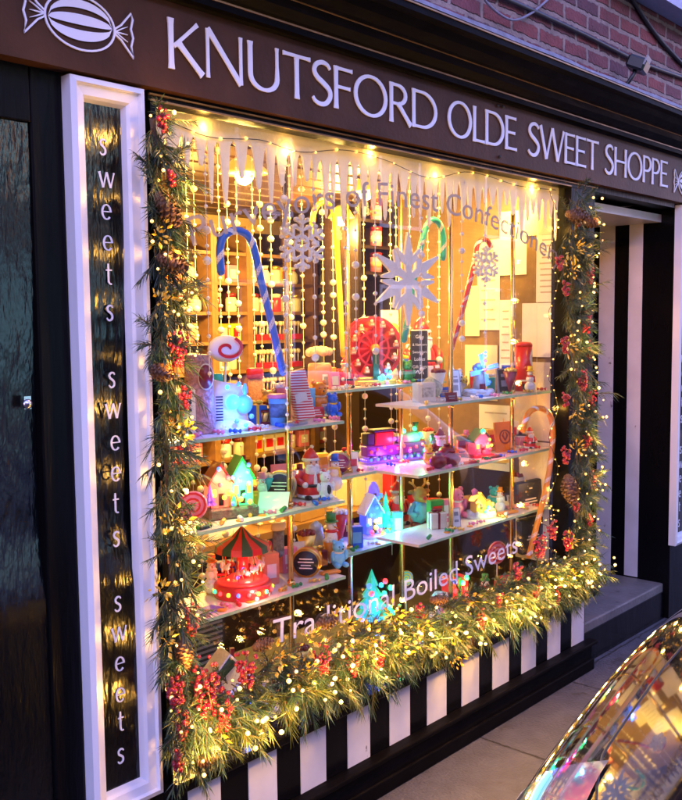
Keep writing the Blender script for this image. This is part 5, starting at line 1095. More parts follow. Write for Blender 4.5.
def place_stock(kind,ci,loc,rz=0):
    key=(kind,ci); f=[q for q in protos if q[0]==kind][0]
    a,b_=f[2][ci]
    if key not in pool:
        t=f[1](a,b_); pool[key]=t
    else: t=copy_tree(pool[key])
    t.location=loc; t.rotation_euler.z=rz
    what={'jar':f'{a.name} sweet jar with a {b_.name} lid','box':f'{a.name} upright sweet box with a {b_.name} label','bag':f'{a.name} bag of sweets with a {b_.name} tie','tray':f'{a.name} tray of {b_.name} lollipops'}[kind]
    t['label']=what.replace('cream card','cream')+' on the back shelves'; t['category']={'jar':'jar','box':'box','bag':'bag','tray':'tray'}[kind]
    t['group']=what+'s on the back shelves'
for i in range(4):
    bshelf(i,px_x[i],px_x[i+1])
    x0,x1=px_x[i]+.06,px_x[i+1]-.06
    for z in rowsz[:-1]:
        x=x0+rnd.uniform(0,.03)
        if i==2 and abs(z-1.32)<.3 and z>1.1:
            while x+.2<x1: place_stock('tray',rnd.randrange(2),(x+.11,YB+.08,z+.0005)); x+=.235
            continue
        base_k=rnd.choice(['jar','box','bag','jar','bag']); ci=None
        while x<x1-.03:
            kk=base_k if rnd.random()<.75 else rnd.choice(['jar','box','bag'])
            n_=len([q for q in protos if q[0]==kk][0][2])
            place_stock(kk,rnd.randrange(n_),(x+.04,YB+.07+rnd.uniform(0,.05),z+.0005),rnd.uniform(-.25,.25)); x+=rnd.uniform(.095,.125)
# low table of stock in front of the back shelves
# ======== dark cabinet with pink tins
XC0,XC1=xcol(353,1.9,1.4),xcol(466,1.9,1.4)
t=thing('dark_cabinet','tall dark wood cabinet with pink tins at the back right of the shop','cabinet',((XC0+XC1)/2,2.0,.1)); g=MB(); g.bb(XC0,XC1,2.1,2.14,.101,2.4); g.bb(XC0,XC0+.03,1.85,2.099,.101,2.4); P_(g,'carcass',dbrown,t)
pz=[at(370,220,1.9).z,at(370,246,1.9).z,at(370,272,1.9).z]
for z in pz: g=MB(); g.bb(XC0+.031,XC1,1.86,2.099,z-.02,z); P_(g,'shelf_board',dbrown,t)
for i,z in enumerate(pz):
    tt=thing('pink_tin',['pink tin on the top shelf of the dark cabinet','pink tin on the second shelf of the dark cabinet','pink tin on the third shelf of the dark cabinet'][i],'tin',(xcol(376,1.92,z),1.92,z+.0005)); g=MB(); g.lathe([(.038,0),(.038,.1)],18); g.build('tin',pink,tt); g=MB(); g.lathe([(.040,.1005),(.040,.125),(.03,.13)],18); g.build('lid',dred,tt)
    g=MB(); g.lathe([(.0385,.03),(.0385,.07)],18); g.build('label',[salmon,cream,salmon][i],tt)
# ======== papers on the partition (plane x = const, facing the window)
XP=3.762
def yc(px,z): return ycol(px,XP,z)
def sheet(px0,px1,py0,py1,label,m=paper,lines=6,rows_=True):
    # corners found on the partition itself
    def pt(px,py):
        d=ray(px,py); s_=(XP-CAM.x)/d.x; return CAM+d*s_
    a=pt(px0,(py0+py1)/2); b_=pt(px1,(py0+py1)/2); z1=pt((px0+px1)/2,py0).z; z0=pt((px0+px1)/2,py1).z
    y0,y1=sorted((a.y,b_.y)); t=thing('paper_sheet',label,'paper',(XP,(y0+y1)/2,z0)); 
    sheet.n=getattr(sheet,'n',0)+1; o_=.0015*(sheet.n%4)
    g=MB(); g.bb(XP-.004-o_,XP-.001-o_*.5,y0,y1,z0,z1); P_(g,'sheet',m,t)
    if lines:
        g=MB()
        for i in range(lines):
            zz=z1-(z1-z0)*(.12+.76*i/max(1,lines-1)); w=(y1-y0)*rnd.uniform(.45,.75); g.bb(XP-.0052-o_,XP-.0045-o_,(y0+y1)/2-w/2,(y0+y1)/2+w/2,zz-.004,zz+.003)
        P_(g,'print',mat('faint print',(.45,.38,.30),.7),t)
sheet(537,559,218,302,'long white notice with fine printed lines at the right end of the window',paper,12)
sheet(526,556,188,235,'blank cream paper sheet at the top right corner of the window',cream,0)
sheet(523,558,303,357,'wide plain white sheet below the long printed notice',paper,0)
sheet(500,527,211,275,'plain white sheet behind the frosted lettering, left of the printed notice',paper,0)
sheet(478,500,240,330,'printed white sheet behind the small lacy snowflake',paper,8)
sheet(466,480,286,336,'large cream panel left of the fourth brass pole',cream,0)
sheet(466,498,345,400,'cream panel behind the lit windmill',cream,0)
sheet(500,512,300,392,'narrow printed strip of small pictures beside the fourth brass pole',paper,10)
sheet(514,556,362,440,'cream panel behind the red santa tin',cream,0)
sheet(520,556,442,500,'cream panel behind the orange candy cane',cream,0)
sheet(480,514,405,470,'yellow headed notice behind the orange card',paper,4)
sheet(516,556,505,560,'cream panel low on the partition behind the black bags',cream,0)
# ======== pendant lamps in the shop
def pendant(px,py,y,label,r,power,lit=True):
    p=at(px,py,y); t=thing('pendant_lamp',label,'lamp',(p.x,y,2.41),0,'pendant lamps in the shop')
    zr=p.z
    g=MB(); g.tube([(0,0,0),(0,0,zr-2.41+.05)],.004,6); g.build('cord',black,t)
    g=MB(); g.lathe([(.02,.07),(.05,.05),(r,.0),(r*1.02,-.006)],20,(0,0,zr-2.41)); o=g.build('shade',pendantm,t)
    g=MB(); g.ball((0,0,zr-2.41-.012),.042,12,8); g.build('bulb',bulbm,t)
    lamp('pendant_light',(0,0,zr-2.41-.09),power,(1,.60,.14),None,.05).parent=t
    return t
pendant(244,172,.95,'round yellow pendant lamp under the boarded ceiling, leftmost and largest',.105,22)
pendant(366,190,1.3,'bare lit pendant lamp between the second and third brass poles, upper one',.08,22)
pendant(341,217,1.9,'lit pendant lamp beside the yellow candy cane, lower than its neighbour',.08,30)
pendant(414,194,1.5,'lit pendant lamp left of the fourth brass pole, beside the frosted lettering',.08,22)
pendant(172,257,2.2,'lit pendant lamp low at the far left beside the garland',.08,30)
pendant(proj(4.72,1.08,2.12)[0],proj(4.72,1.08,2.12)[1],1.08,'added pendant lamp behind the glazed door, hidden by the partition, warming the doorway',.08,9)  # unseen lamp added to warm the doorway stripes
# unseen spotlights added along the window head to brighten the display
for i,x in enumerate((1.75,2.2,2.65,3.1,3.55)):
    t=thing('added_spotlight',['first','second','third','fourth','fifth'][i]+' small added spotlight from the left under the window head, hidden by the snow border','lamp',(x,.056,2.418),0,'added spotlights under the window head')
    g=MB(); g.lathe([(.018,0),(.03,-.03),(.034,-.06),(.030,-.06),(.022,-.03)],16); g.build('housing',brass,t); g=MB(); g.cyl((0,0,-.045),.022,.006,14); g.build('bulb',bulbm,t)
    d=bpy.data.lights.new('spot_light','SPOT'); d.energy=26; d.color=(1,.60,.11); d.spot_size=R(125); d.spot_blend=.7; d.shadow_soft_size=.03
    o=bpy.data.objects.new('spot_light',d); C.objects.link(o); o.parent=t; o.location=(0,0,-.07); o.rotation_euler=(R(26),0,0)
# ======== snow border of icicles along the top of the window
g=MB(); x=1.515; top=2.221; pts=[]
rr=random.Random(3)
xs=[1.515]; poly=[(1.515,top)]
cur=1.515; low=[]
while cur<3.70:
    w=rr.uniform(.022,.046); gap=rr.uniform(.004,.024); ln=rr.uniform(.08,.19) if rr.random()<.75 else rr.uniform(.05,.09)
    b0=2.221-.055-.025*rr.random()
    low += [(cur,b0),(cur+w*.18,b0-ln*.45),(cur+w*.34,b0-ln*.9),(cur+w*.5,b0-ln),(cur+w*.66,b0-ln*.9),(cur+w*.82,b0-ln*.45),(cur+w,b0),(cur+w+gap*.5,b0+.018)]
    cur+=w+gap
low=[(min(a,3.712),b_) for a,b_ in low]; n_=len(low)
vs=[(a,.034,b_) for a,b_ in low]+[(a,.034,top) for a,_ in low]+[(a,.040,b_) for a,b_ in low]+[(a,.040,top) for a,_ in low]; fs=[]
for i in range(n_-1): fs += [(i,i+1,n_+i+1,n_+i),(2*n_+i,3*n_+i,3*n_+i+1,2*n_+i+1),(i,2*n_+i,2*n_+i+1,i+1)]
g.add(vs,fs); o=g.build('icicle_border',snowm); tag(o,'frosted white icicle border hanging along the top inside the window','icicle border')
# ======== bead strings
bp=MB()
def beadstring(px,y,z1,z0,seed):
    r_=random.Random(seed); x=xcol(px,y,1.9); o=MB(); o.tube([(0,0,z1),(0,0,z0)],.0012,4)
    z=z1-.02
    while z>z0: rad=r_.choice([.006,.006,.008,.013,.006]); o.ball((0,0,z),rad,8,6); z-=r_.uniform(.035,.07)
    b_=o.build('bead_string',bead); b_.location=(x,y,0); return b_
for i in range(36):
    px=176+i*10.6+rnd.uniform(-3,3); y=rnd.choice([.045,.055,.5,.58,.62]); z1=2.19 if y<.1 else 2.40
    o=beadstring(px,y,z1,rnd.uniform(1.25,1.6) if y<.1 else rnd.uniform(.5,1.0),i); tag(o,'thin string of white beads hanging inside the shop window','bead string','bead strings hanging in the window')
# ======== candy canes and snowflakes
def cane(label,pts,y,r,m,name='candy_cane'):
    q=[tuple(at(a,b_,y)) for a,b_ in pts]; q=[Vector(v) for v in spl(q,7)]; c0=q[-1].copy()
    t=thing(name,label,'candy cane',c0); g=MB(); g.tube([v-c0 for v in q],r,12); g.ball(q[0]-c0,r*.98); g.ball((0,0,0),r*.98); g.build('cane',m,t)
    # hanging thread to the ceiling
    topv=max(q,key=lambda v:v.z)-c0; g=MB(); g.tube([(topv.x,topv.y,topv.z+r*.9),(topv.x,topv.y,2.41-c0.z)],.0008,4); g.build('thread',white,t)
    # white spiral band
    g=MB(); n_=len(q); L=sum((q[i+1]-q[i]).length for i in range(n_-1)); turns=L/.085; vs=[];acc=0; up=None; fs=[]
    fine=[]
    for i in range(n_-1):
        for k_ in range(5): fine.append(q[i].lerp(q[i+1],k_/5))
    fine.append(q[-1]); acc=0
    for i,v in enumerate(fine):
        tn=(fine[min(i+1,len(fine)-1)]-fine[max(i-1,0)]).normalized()
        if up is None: up=tn.orthogonal().normalized()
        up=(up-tn*up.dot(tn)).normalized(); sd_=tn.cross(up)
        if i: acc+=(fine[i]-fine[i-1]).length
        for e_ in(-.5,-.17,.17,.5):
            a=2*math.pi*acc/.085*1.0+e_*1.5; vs.append(v-c0+(up*math.cos(a)+sd_*math.sin(a))*r*1.03)
    for i in range(len(fine)-1):
        for k_ in range(3): fs.append((i*4+k_,i*4+k_+1,i*4+5+k_,i*4+4+k_))
    g.add(vs,fs,True); g.build('stripe',canew if m is not yellow else gold,t); return t
cane('blue and white candy cane hanging in the upper left of the window',[(221,272),(220,248),(226,234),(240,231),(252,243),(262,285),(272,325),(283,372)],.06,.012,blue)
cane('yellow gold candy cane hanging behind the lacy snowflake',[(312,232),(314,212),(321,203),(331,206),(335,225),(339,280),(343,355)],.45,.0105,yellow)
cane('green candy cane hooked behind the large white snowflake',[(443,258),(443,235),(438,222),(430,221),(424,234),(416,270),(404,340)],.20,.012,teal)
cane('red candy cane leaning right of the large snowflake',[(491,246),(486,240),(478,244),(474,265),(464,305),(451,350)],.20,.011,red)
cane('orange candy cane hanging at the right end of the window beside the garland',[(523,430),(528,414),(538,408),(549,414),(553,434),(549,472),(540,512),(529,556)],.040,.0125,orange)
def flake(label,px,py,y,r,kind):
    c=at(px,py,y); t=thing('snowflake',label,'snowflake',c,R(-12)); g=MB(); d=.012
    for i in range(6):
        a=math.pi/2+i*math.pi/3
        u=(math.cos(a),math.sin(a)); v=(-u[1],u[0]); P=lambda s_,w: (u[0]*s_+v[0]*w,u[1]*s_+v[1]*w); j=i*.0004
        if kind=='star':
            g.ribbon([P(0,0),P(r*.5,0),P(r,0)],[r*.12,r*.23,r*.05],d,j)
            for s_ in(-1,1): g.ribbon([P(r*.32,0),P(r*.45,s_*r*.17),P(r*.66,s_*r*.33)],[r*.13,r*.15,r*.05],d*.9,j+.0002*(s_+2))
        else:
            g.ribbon([P(r*.12,0),P(r*.98,0)],[r*.09,r*.09],d,j)
            for k_,(ss,ww) in enumerate(((.45,.30),(.70,.24))):
                for s_ in(-1,1): g.ribbon([P(r*ss,0),P(r*(ss+.15),s_*r*ww)],r*.09,d,j+.0001*(k_+s_+3)); g.lathe([(r*.085,0),(r*.085,d)],10,(P(r*(ss+.15),s_*r*ww)[0],j+d+.0003,P(r*(ss+.15),s_*r*ww)[1]),(R(90),0,0))
            g.lathe([(r*.10,0),(r*.10,d)],10,(P(r*.95,0)[0],j+d+.0003,P(r*.95,0)[1]),(R(90),0,0))
    if kind=='star': g.lathe([(r*.17,0),(r*.17,d)],20,(0,d+.003,0),(R(90),0,0))
    else: g.ribbon([(math.cos(i*math.pi/6)*r*.28,math.sin(i*math.pi/6)*r*.28) for i in range(12)],r*.10,d,.003,closed=True)
    g.build('flake',snowf,t); g=MB(); g.tube([(0,.004,r*.9),(0,.004,2.41-c.z)],.0008,4); g.build('thread',white,t)
flake('large white star shaped snowflake hanging in the centre of the window',409,279,.12,.172,'star')
flake('lacy white snowflake hanging in front of the first brass pole',303,243,.09,.088,'lace')
flake('small lacy white snowflake hanging beside the red candy cane',487,264,.16,.075,'lace')
# ---------------------------------------------------------------- garlands
gr=random.Random(11)
def rvec(r_=gr):
    while True:
        v=Vector((r_.uniform(-1,1),r_.uniform(-1,1),r_.uniform(-1,1)))
        if .05<v.length<1: return v.normalized()
class Path:
    def __init__(s,pts): 
        s.p=[Vector(q) for q in spl([tuple(q) for q in pts],8)]; s.L=[0]
        for a,b_ in zip(s.p,s.p[1:]): s.L.append(s.L[-1]+(b_-a).length)
        s.len=s.L[-1]
    def at(s,t):
        d=t*s.len
        for i in range(len(s.L)-1):
            if s.L[i+1]>=d: q=(d-s.L[i])/max(1e-6,s.L[i+1]-s.L[i]); return s.p[i].lerp(s.p[i+1],q),(s.p[i+1]-s.p[i]).normalized()
        return s.p[-1],(s.p[-1]-s.p[-2]).normalized()
def sprig(mb,o,d,L,nl,nn,r_=gr,wd=.0011):
    d=d.normalized(); up=d.orthogonal().normalized(); sd_=d.cross(up); bend=rvec(r_)*.25+Vector((0,0,-.12))
    st=[o+d*L*t+bend*L*t*t for t in(0,.35,.7,1)]
    mt=mb.m; mb.m=3; mb.tube(st,[.0022,.002,.0016,.001],4,False); mb.m=mt
    vs=[];fs=[]
    for i in range(nn):
        t=.08+.92*i/nn; b_=o+d*L*t+bend*L*t*t; a=i*2.4+r_.uniform(-.4,.4)
        out=up*math.cos(a)+sd_*math.sin(a); dr=(d*r_.uniform(.55,1.0)+out*r_.uniform(.45,.9)*(1-.45*t)+Vector((0,0,-.10))).normalized()
        ln=nl*r_.uniform(.7,1.15)*(1-.25*t); w=dr.cross(rvec(r_)).normalized()*wd; q=len(vs); mid=b_+dr*ln*.55+Vector((0,0,-.004))
        vs += [b_-w,b_+w,mid+w*.9,mid-w*.9,b_+dr*ln+Vector((0,0,-.010))]; fs += [(q,q+1,q+2,q+3),(q+3,q+2,q+4)]
    mb.add(vs,fs)
def berries(t,c,n,spread,dirv=Vector((0,0,-1)),r=.0058,m=berrym):
    g=MB(); n=int(n*1.5)
    for i in range(n):
        f=i/n; p=c+dirv*spread*1.5*(f-.4)+rvec()*spread*.55*(1-.5*f); g.ball(p,r*gr.uniform(.75,1.2),7,5)
    g.m=1
    for k_ in range(5): g.tube([c-dirv*spread*.6+rvec()*.01,c+dirv*spread*gr.uniform(.2,.8)+rvec()*spread*.4],.0012,4)
    P_(g,'berry_cluster',[m,twig],t)
def cone(t,c,ax,L):
    ax=ax.normalized(); up=ax.orthogonal().normalized(); sd_=ax.cross(up); g=MB(); g.tube([c-ax*L*.48,c-ax*L*.2,c+ax*L*.2,c+ax*L*.48],[L*.12,L*.24,L*.20,L*.05],10)
    for i in range(70):
        f=i/70; a=i*2.4; rr=L*(.34*math.sin(math.pi*(.12+.83*f))**.8); out=up*math.cos(a)+sd_*math.sin(a); tn=ax.cross(out)
        b_=c+ax*L*(f-.5); tip=b_+out*rr+ax*L*.10; w=L*.085
        g.add([b_+out*rr*.5-tn*w*.6,b_+out*rr*.5+tn*w*.6,tip+tn*w,tip-tn*w,tip+ax*L*.05-out*L*.03,b_+out*rr*.5-ax*L*.03],[(0,1,2,3),(3,2,4),(0,3,5),(1,5,2)])
    P_(g,'pine_cone',conem,t)
def gilded_glow(t,c,n,spread):
    g=MB()
    for i in range(int(n*1.1)):
        o=c+rvec()*spread*gr.uniform(.1,1); d=(o-c).normalized()+Vector((0,-.5,.1)); d.normalize(); w=d.cross(rvec()).normalized(); L=gr.uniform(.013,.026)
        g.add([o,o+d*L*.45+w*L*.26,o+d*L,o+d*L*.45-w*L*.26,o+d*L*.5+w.cross(d)*L*.08],[(0,1,4),(1,2,4),(2,3,4),(3,0,4)])
    P_(g,'gilded_glow_leaves',glow_goldleaf,t)
def garland(label,pts,n,spread,hang,nl=.075,L=(.09,.16),bright=.35,yellowy=0):
    ph=Path(pts); t=thing('garland',label,'garland',ph.p[0],0,'pine garlands round the shop window'); mats=[needle_a,needle_b,needle_c,twig]
    g=MB(); g.m=3; g.tube(ph.p,.008,6)
    for i in range(n):
        q,tn=ph.at(min(1,max(0,(i+gr.random())/n))); d=rvec(); d.y=-abs(d.y)*.6; d=d+tn*gr.uniform(-.9,.9)+Vector((0,-.15,hang)); 
        o=q+Vector((gr.uniform(-1,1),gr.uniform(-.35,.3),gr.uniform(-1,1)))*spread*.5
        g.m=1 if gr.random()<bright else (0 if gr.random()<.6 else 2)
        sprig(g,o,d,gr.uniform(*L),nl*gr.uniform(.6,1.1),gr.randint(34,54))
    P_(g,'pine_foliage',mats,t); return t,ph
def fstring(label,pts,n,wire_r=.0014,jit=.0,col=fairy,br=.0046,grp='warm white fairy light strings',power=0,nl=0,pw=.3,ly=-.045):
    ph=Path(pts); t=thing('fairy_lights',label,'string lights',ph.p[0],0,grp)
    g=MB(); wp=[q+rvec()*jit*.4 for q in ph.p]; g.tube(wp,wire_r,5); P_(g,'wire',wirem,t)
    me=None
    for i in range(n):
        q,_=ph.at((i+.5)/n); q=q+rvec()*jit; 
        if me is None:
            b_=MB().ball((0,0,0),br,8,6).build('bulb',col,t); me=b_.data
        else: b_=bpy.data.objects.new('bulb',me); C.objects.link(b_); b_.parent=t
        b_.location=q-t.location; b_.scale=[gr.uniform(.7,1.35)]*3
    for i in range(nl):
        q,_=ph.at((i+.5)/nl); lamp('bulb_glow',q+Vector((gr.uniform(-.03,.03),ly,gr.uniform(-.02,.03))),pw*gr.uniform(.5,1.5),WARM,t,.012)
    return t
YG=-.075
A=lambda px,py,y=YG: at(px,py,y)
PL=[A(152,118),A(158,170),A(162,240),A(164,320),A(164,400),A(168,480),A(172,560),A(174,640),A(180,710),A(192,762)]
gl,phl=garland('upright pine garland with cones and red berries between the white pilaster and the window',PL,270,.050,-.30,nl=.050,L=(.06,.11),bright=.2)
PB=[A(178,732,-.08),A(215,716,-.09),A(270,690,-.09),A(330,664,-.09),A(390,642,-.09),A(450,620,-.09),A(510,595,-.09),A(560,577,-.09),A(588,570,-.08)]
gb,phb=garland('thick glowing pine garland lying along the sill under the window',PB,860,.15,-.10,nl=.052,bright=.35,L=(.06,.12))
PR=[A(579,200),A(574,260),A(572,330),A(578,400),A(581,470),A(576,530),A(574,575)]
g_r,phr=garland('upright pine garland with red berries at the right edge of the window beside the doorway',PR,330,.105,-.28,nl=.055,L=(.07,.12),bright=.25)
dn=Vector((0,0,-1))
for px,py,n,s_ in ((163,120,14,.03),(172,178,12,.022),(178,350,34,.045),(184,400,26,.035),(192,620,26,.04),(176,690,40,.05),(182,725,26,.035),(178,762,20,.03)): berries(gl,A(px,py,-.115),n,s_)
for px,py,n,s_ in ((205,685,80,.075),(222,712,60,.06),(246,668,50,.055),(322,662,50,.05),(352,664,30,.04),(378,655,40,.045),(396,668,24,.035),(480,618,34,.04),(536,588,30,.04),(518,570,30,.035),(556,596,30,.045),(498,600,18,.03),(420,612,16,.03),(540,545,36,.05),(552,530,26,.04)): berries(gb,A(px,py,-.13),n,s_)
for px,py,n,s_ in ((579,218,18,.03),(560,262,22,.03),(590,275,26,.035),(566,345,24,.035),(590,350,26,.035),(566,400,22,.03),(592,480,26,.035),(566,455,24,.035),(590,520,20,.03),(568,540,30,.04),(566,288,20,.03),(586,322,30,.045),(582,378,34,.05),(592,398,22,.04),(588,440,20,.035),(576,505,16,.03)): berries(g_r,A(px,py,-.12),n,s_)
for px,py,ax,L in ((167,208,(.5,-.4,-1),.09),(171,262,(.3,-1,-.4),.085),(160,372,(.2,-1,-.3),.07),(184,652,(-.2,-.5,-1),.075),(205,760,(.5,-.6,.3),.06)): cone(gl,A(px,py,-.12),Vector(ax),L)
for px,py,ax,L in ((262,645,(1,-.5,.3),.06),(326,622,(.2,-1,.4),.07),(438,600,(.6,-1,.1),.06)): cone(gb,A(px,py,-.13),Vector(ax),L)
for px,py,ax,L in ((577,216,(.2,-1,-.3),.10),(590,222,(1,-.4,0),.08),(570,488,(-.4,-.5,-1),.12)): cone(g_r,A(px,py,-.13),Vector(ax),L)
for px,py,n,s_ in ((160,235,26,.05),(160,300,22,.045),(183,430,26,.04),(176,525,26,.045),(162,590,22,.04),(166,640,20,.04)): gilded_glow(gl,A(px,py,-.12),n,s_)
for px,py,n,s_ in ((215,735,14,.035),(300,672,30,.06),(280,655,26,.05),(345,625,50,.08),(370,640,40,.06),(400,650,36,.06),(420,630,40,.06),(450,640,40,.06),(395,615,30,.05),(470,600,30,.05),(455,655,26,.05),(508,600,26,.05),(570,578,26,.045),(545,575,20,.04),(310,640,24,.05)): gilded_glow(gb,A(px,py,-.135),n,s_)
for px,py,n,s_ in ((576,250,30,.05),(574,268,26,.045),(570,345,24,.04),(578,410,22,.04),(577,450,18,.035),(572,540,22,.04)): gilded_glow(g_r,A(px,py,-.13),n,s_)
off=lambda P_l,dy,k_=0: [q+Vector((k_*math.sin(i*2.3)*.03,dy,k_*math.cos(i*1.7)*.03)) for i,q in enumerate(P_l)]
fstring('warm fairy lights wound through the left upright garland',off(PL,-.05,1),70,jit=.045,nl=12,pw=.34)
fstring('warm fairy lights wound thickly through the garland on the sill, front strand',off(PB,-.075,1),98,jit=.085,br=.0056,nl=24,pw=.72)
fstring('warm fairy lights wound thickly through the garland on the sill, rear strand',off(PB,-.02,1.4),98,jit=.10,br=.0056)
fstring('warm fairy lights wound through the right upright garland',off(PR,-.055,1),95,jit=.06,nl=9,pw=.3)
# strings on the window itself
fstring('dark wire with a few warm bulbs looped in front of the icicle border',[A(150,112,.028),A(185,128,.028),A(215,138,.028),A(260,140,.028),A(300,152,.028),A(345,150,.028),A(385,160,.028),A(430,178,.028),A(470,172,.028),A(520,186,.028),A(556,190,.028)],22,jit=.0015,br=.0046,nl=6,pw=.2,ly=.0)
zz=[]
for i in range(12): zz += [A(549+(i%2)*9,190+i*31,.030)]
fstring('curtain of tiny warm lights zigzagging down the right end of the window pane',zz,44,jit=.006,br=.0036,nl=4,pw=.25,ly=0)
zz=[A(540+(i%3)*10,500+i*7,.034) for i in range(10)]
fstring('cluster of tiny warm lights low at the right end of the window pane',zz,30,jit=.007,br=.0036)
# ---------------------------------------------------------------- the parked car
CY=-1.935
carp=mat('silver grey car paint',(.10,.10,.10),.05,.88,var=.35,scale=5,coat=1.0,bump=.006,bscale=4)
cargl=mat('dark car glass',(.01,.012,.014),.04,coat=.5)
t=thing('parked_car','glossy silver grey car parked at the kerb in the bottom right corner, reflecting the shop','car',(3.0,CY,-.13))
ST=[(0.780,0.360,0.685,0.635,0.340),(0.810,0.480,0.755,0.685,0.270),(0.900,0.612,0.845,0.730,0.180),(1.080,0.712,0.925,0.770,0.120),(1.380,0.802,1.000,0.810,0.100),(1.820,0.872,1.055,0.855,0.100),(2.220,0.907,1.075,0.905,0.100),(3.000,0.920,1.010,0.930,0.100),(4.000,0.915,0.980,0.930,0.100),(4.550,0.875,0.950,0.900,0.130),(4.820,0.800,0.900,0.850,0.220),(4.920,0.640,0.820,0.780,0.320)]
def half(x,hw,tc,ed,bt):
    return [(0,tc),(.33*hw,tc-(tc-ed)*.10),(.62*hw,tc-(tc-ed)*.38),(.80*hw,tc-(tc-ed)*.66),(.905*hw,tc-(tc-ed)*.9),(.965*hw,ed-.035),(.995*hw,ed-.13),(1.0*hw,ed-.26),(.985*hw,(ed+bt)*.42),(.95*hw,bt+.03),(.88*hw,bt)]
vs=[];fs=[];nh=11
for s_ in ST:
    h_=half(*s_); row=[(s_[0],CY-y,z) for y,z in reversed(h_)][:-1]+[(s_[0],CY+y,z) for y,z in h_]; vs+=row
nr=2*nh-1
for i in range(len(ST)-1):
    for k_ in range(nr-1): a=i*nr+k_; fs.append((a,a+1,a+nr+1,a+nr))
fs.append(tuple(range(nr-1,-1,-1))); fs.append(tuple((len(ST)-1)*nr+k_ for k_ in range(nr)))
for i in range(len(ST)-1): fs.append((i*nr,(i+1)*nr,(i+1)*nr+nr-1,i*nr+nr-1))
g=MB(); g.add(vs,fs,True); o=P_(g,'body',carp,t); fixn(o); sb=o.modifiers.new('sub','SUBSURF'); sb.levels=2; sb.render_levels=3
# interpolation of the upper body for things laid on it
def interp(x):
    for a,b_ in zip(ST,ST[1:]):
        if a[0]<=x<=b_[0]: q=(x-a[0])/(b_[0]-a[0]); return [a[k_]+(b_[k_]-a[k_])*q for k_ in range(5)]
    return list(ST[-1] if x>ST[-1][0] else ST[0])
from mathutils.bvhtree import BVHTree
bpy.context.view_layer.update(); dg=bpy.context.evaluated_depsgraph_get(); bvh=BVHTree.FromObject(o,dg)
def onbody(x,y):
    h_=bvh.ray_cast(Vector((x,y,3))-t.location,Vector((0,0,-1)))
    return (h_[0]+t.location, h_[1]) if h_[0] is not None else (Vector((x,y,.8)),Vector((0,0,1)))
def body_line(name,xy,r,m,lift=0.0):
    pts=[]
    for x,y in xy: q,n_=onbody(x,y); pts.append(q+n_*lift)
    g=MB(); g.tube(pts,r,6); return P_(g,name,m,t)
shut=[]
for i in range(40): q=i/39; x=.95+1.25*q; shut.append((x,CY+interp(x)[1]*(.60+.17*min(1,q*2.4))))
g=MB(); body_line('bonnet_shut_line',shut,.0035,black,-.0012); body_line('bonnet_shut_line',[(x,2*CY-y) for x,y in shut],.0035,black,-.0012)
body_line('bonnet_shut_line',[(.95,CY+k_/10*interp(.95)[1]*.60) for k_ in range(-10,11)],.0035,black,-.0012)
crease=[(x,CY+interp(x)[1]*(.42+.12*(x-.95)/1.25)) for x in [.98+1.2*i/30 for i in range(31)]]
body_line('bonnet_crease',crease,.006,carp,-.003); body_line('bonnet_crease',[(x,2*CY-y) for x,y in crease],.006,carp,-.003)
# cabin
CS=[(2.40,.80,1.0,1.0),(2.75,.72,1.19,1.17),(3.1,.66,1.40,1.35),(3.6,.65,1.44,1.39),(4.1,.64,1.41,1.35),(4.5,.68,1.20,1.15),(4.75,.72,.94,.94)]
g=MB(); vs=[]
for x,hw,tc,ed in CS:
    low_=.90; h_=[(0,tc),(hw*.6,tc-.01),(hw*.93,ed),(hw*1.02,ed-.05),(.84,low_)]
    if x in(2.40,4.75): h_=[(0,tc),(hw*.6,tc-.004),(hw*.93,tc-.012),(hw*1.0,tc-.02),(.84,low_)]
    vs += [(x,CY-y,z) for y,z in reversed(h_)][:-1]+[(x,CY+y,z) for y,z in h_]
for i in range(len(CS)-1):
    for k_ in range(8):
        roof=k_ in(2,3,4,5); g.m=0
        if (i in(0,1) and roof) or (i in(4,5) and roof): g.m=1
        if k_ in(0,7) and 0<i<5: g.m=1
        a=i*9+k_; g.f.append((a,a+1,a+10,a+9)); g.mi.append(g.m); g.sm.append(True)
g.v=[tuple(v) for v in vs]; o2=P_(g,'cabin',[carp,cargl],t); fixn(o2); sb=o2.modifiers.new('sub','SUBSURF'); sb.levels=2; sb.render_levels=2
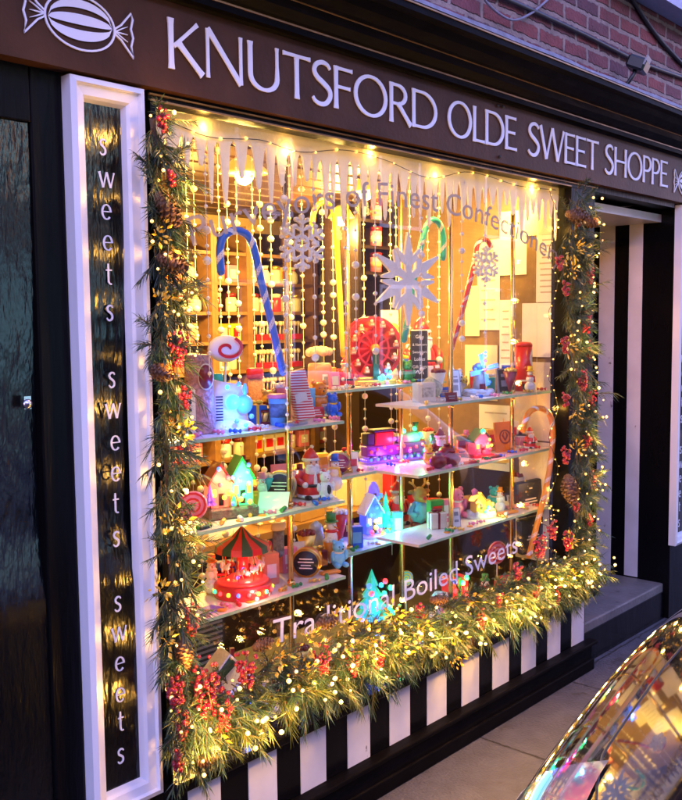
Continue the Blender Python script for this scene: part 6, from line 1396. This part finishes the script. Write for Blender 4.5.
for s_ in(-1,1):
    for wx in(1.80,4.15):
        yo=CY+s_*.80; w=bpy.data.objects.new('wheel',None); C.objects.link(w); w.parent=t; w.location=Vector((wx,yo,.20))-t.location
        g=MB(); g.lathe([(.20,-.10),(.30,-.10),(.325,-.07),(.33,0),(.325,.07),(.30,.10),(.20,.10)],32,(0,0,0),(R(90),0,0)); g.build('tyre',rubber,w)
        g=MB(); g.lathe([(.205,-.06),(.21,0),(.205,.06)],32,(0,0,0),(R(90),0,0)); g.cyl((0,s_*.055,0),.05,.03,14,(R(90),0,0))
        for k_ in range(5): a=2*math.pi*k_/5; g.box((math.cos(a)*.11,s_*.05,math.sin(a)*.11),(.20,.03,.045),(0,-a,0),.006)
        g.build('rim',steel,w)
        g=MB(); N=20; va=[]
        for k_ in range(N+1): a=math.pi*(-.06+1.12*k_/N); va += [(wx+math.cos(a)*.36,CY+s_*.86,.20+math.sin(a)*.36),(wx+math.cos(a)*.375,CY+s_*.868,.20+math.sin(a)*.375),(wx+math.cos(a)*.42,CY+s_*.85,.20+math.sin(a)*.42)]
        g.add(va,[(k_*3+j,k_*3+j+1,k_*3+4+j,k_*3+3+j) for k_ in range(N) for j in(0,1)]); g.cyl((wx,CY+s_*.83,.2),.362,.04,28,(R(90),0,0)); P_(g,'wheel_arch',rubber,t)
    # headlight laid on the front corner
    g=MB(); va=[];N=10
    for i in range(N+1):
        for j in range(5):
            x=.98+.46*i/N; yy=s_*(interp(x)[1]*(.74+.21*j/4)); q,n_=onbody(x,CY+yy); va.append(q+n_*.004)
    g.add(va,[(i*5+j,i*5+j+1,i*5+6+j,i*5+5+j) for i in range(N) for j in range(4)],True); hl=P_(g,'headlight',mat('headlight lens',(.55,.60,.62),.06,.6,coat=1),t)
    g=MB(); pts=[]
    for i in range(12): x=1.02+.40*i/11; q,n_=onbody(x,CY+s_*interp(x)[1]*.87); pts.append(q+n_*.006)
    g.tube(pts,.006,6); P_(g,'teal_glint',mat('teal glint glow',(.6,.9,.85),.3,emit=(.20,.85,.72),es=0.13),hl)  # glowing tube stands in for a teal reflection on the corner
    g=MB(); g.ball((2.95,CY+s_*.97,1.02),.09,10,8,(.6,1.2,.75)); g.tube([(2.95,CY+s_*.76,.98),(2.95,CY+s_*.95,1.0)],.02,8); P_(g,'mirror',carp,t)
g=MB(); g.bb(.765,.80,CY-.34,CY+.34,.30,.44)
for i in range(4): g.bb(.755,.765,CY-.32,CY+.32,.315+i*.032,.325+i*.032)
P_(g,'grille',black,t)
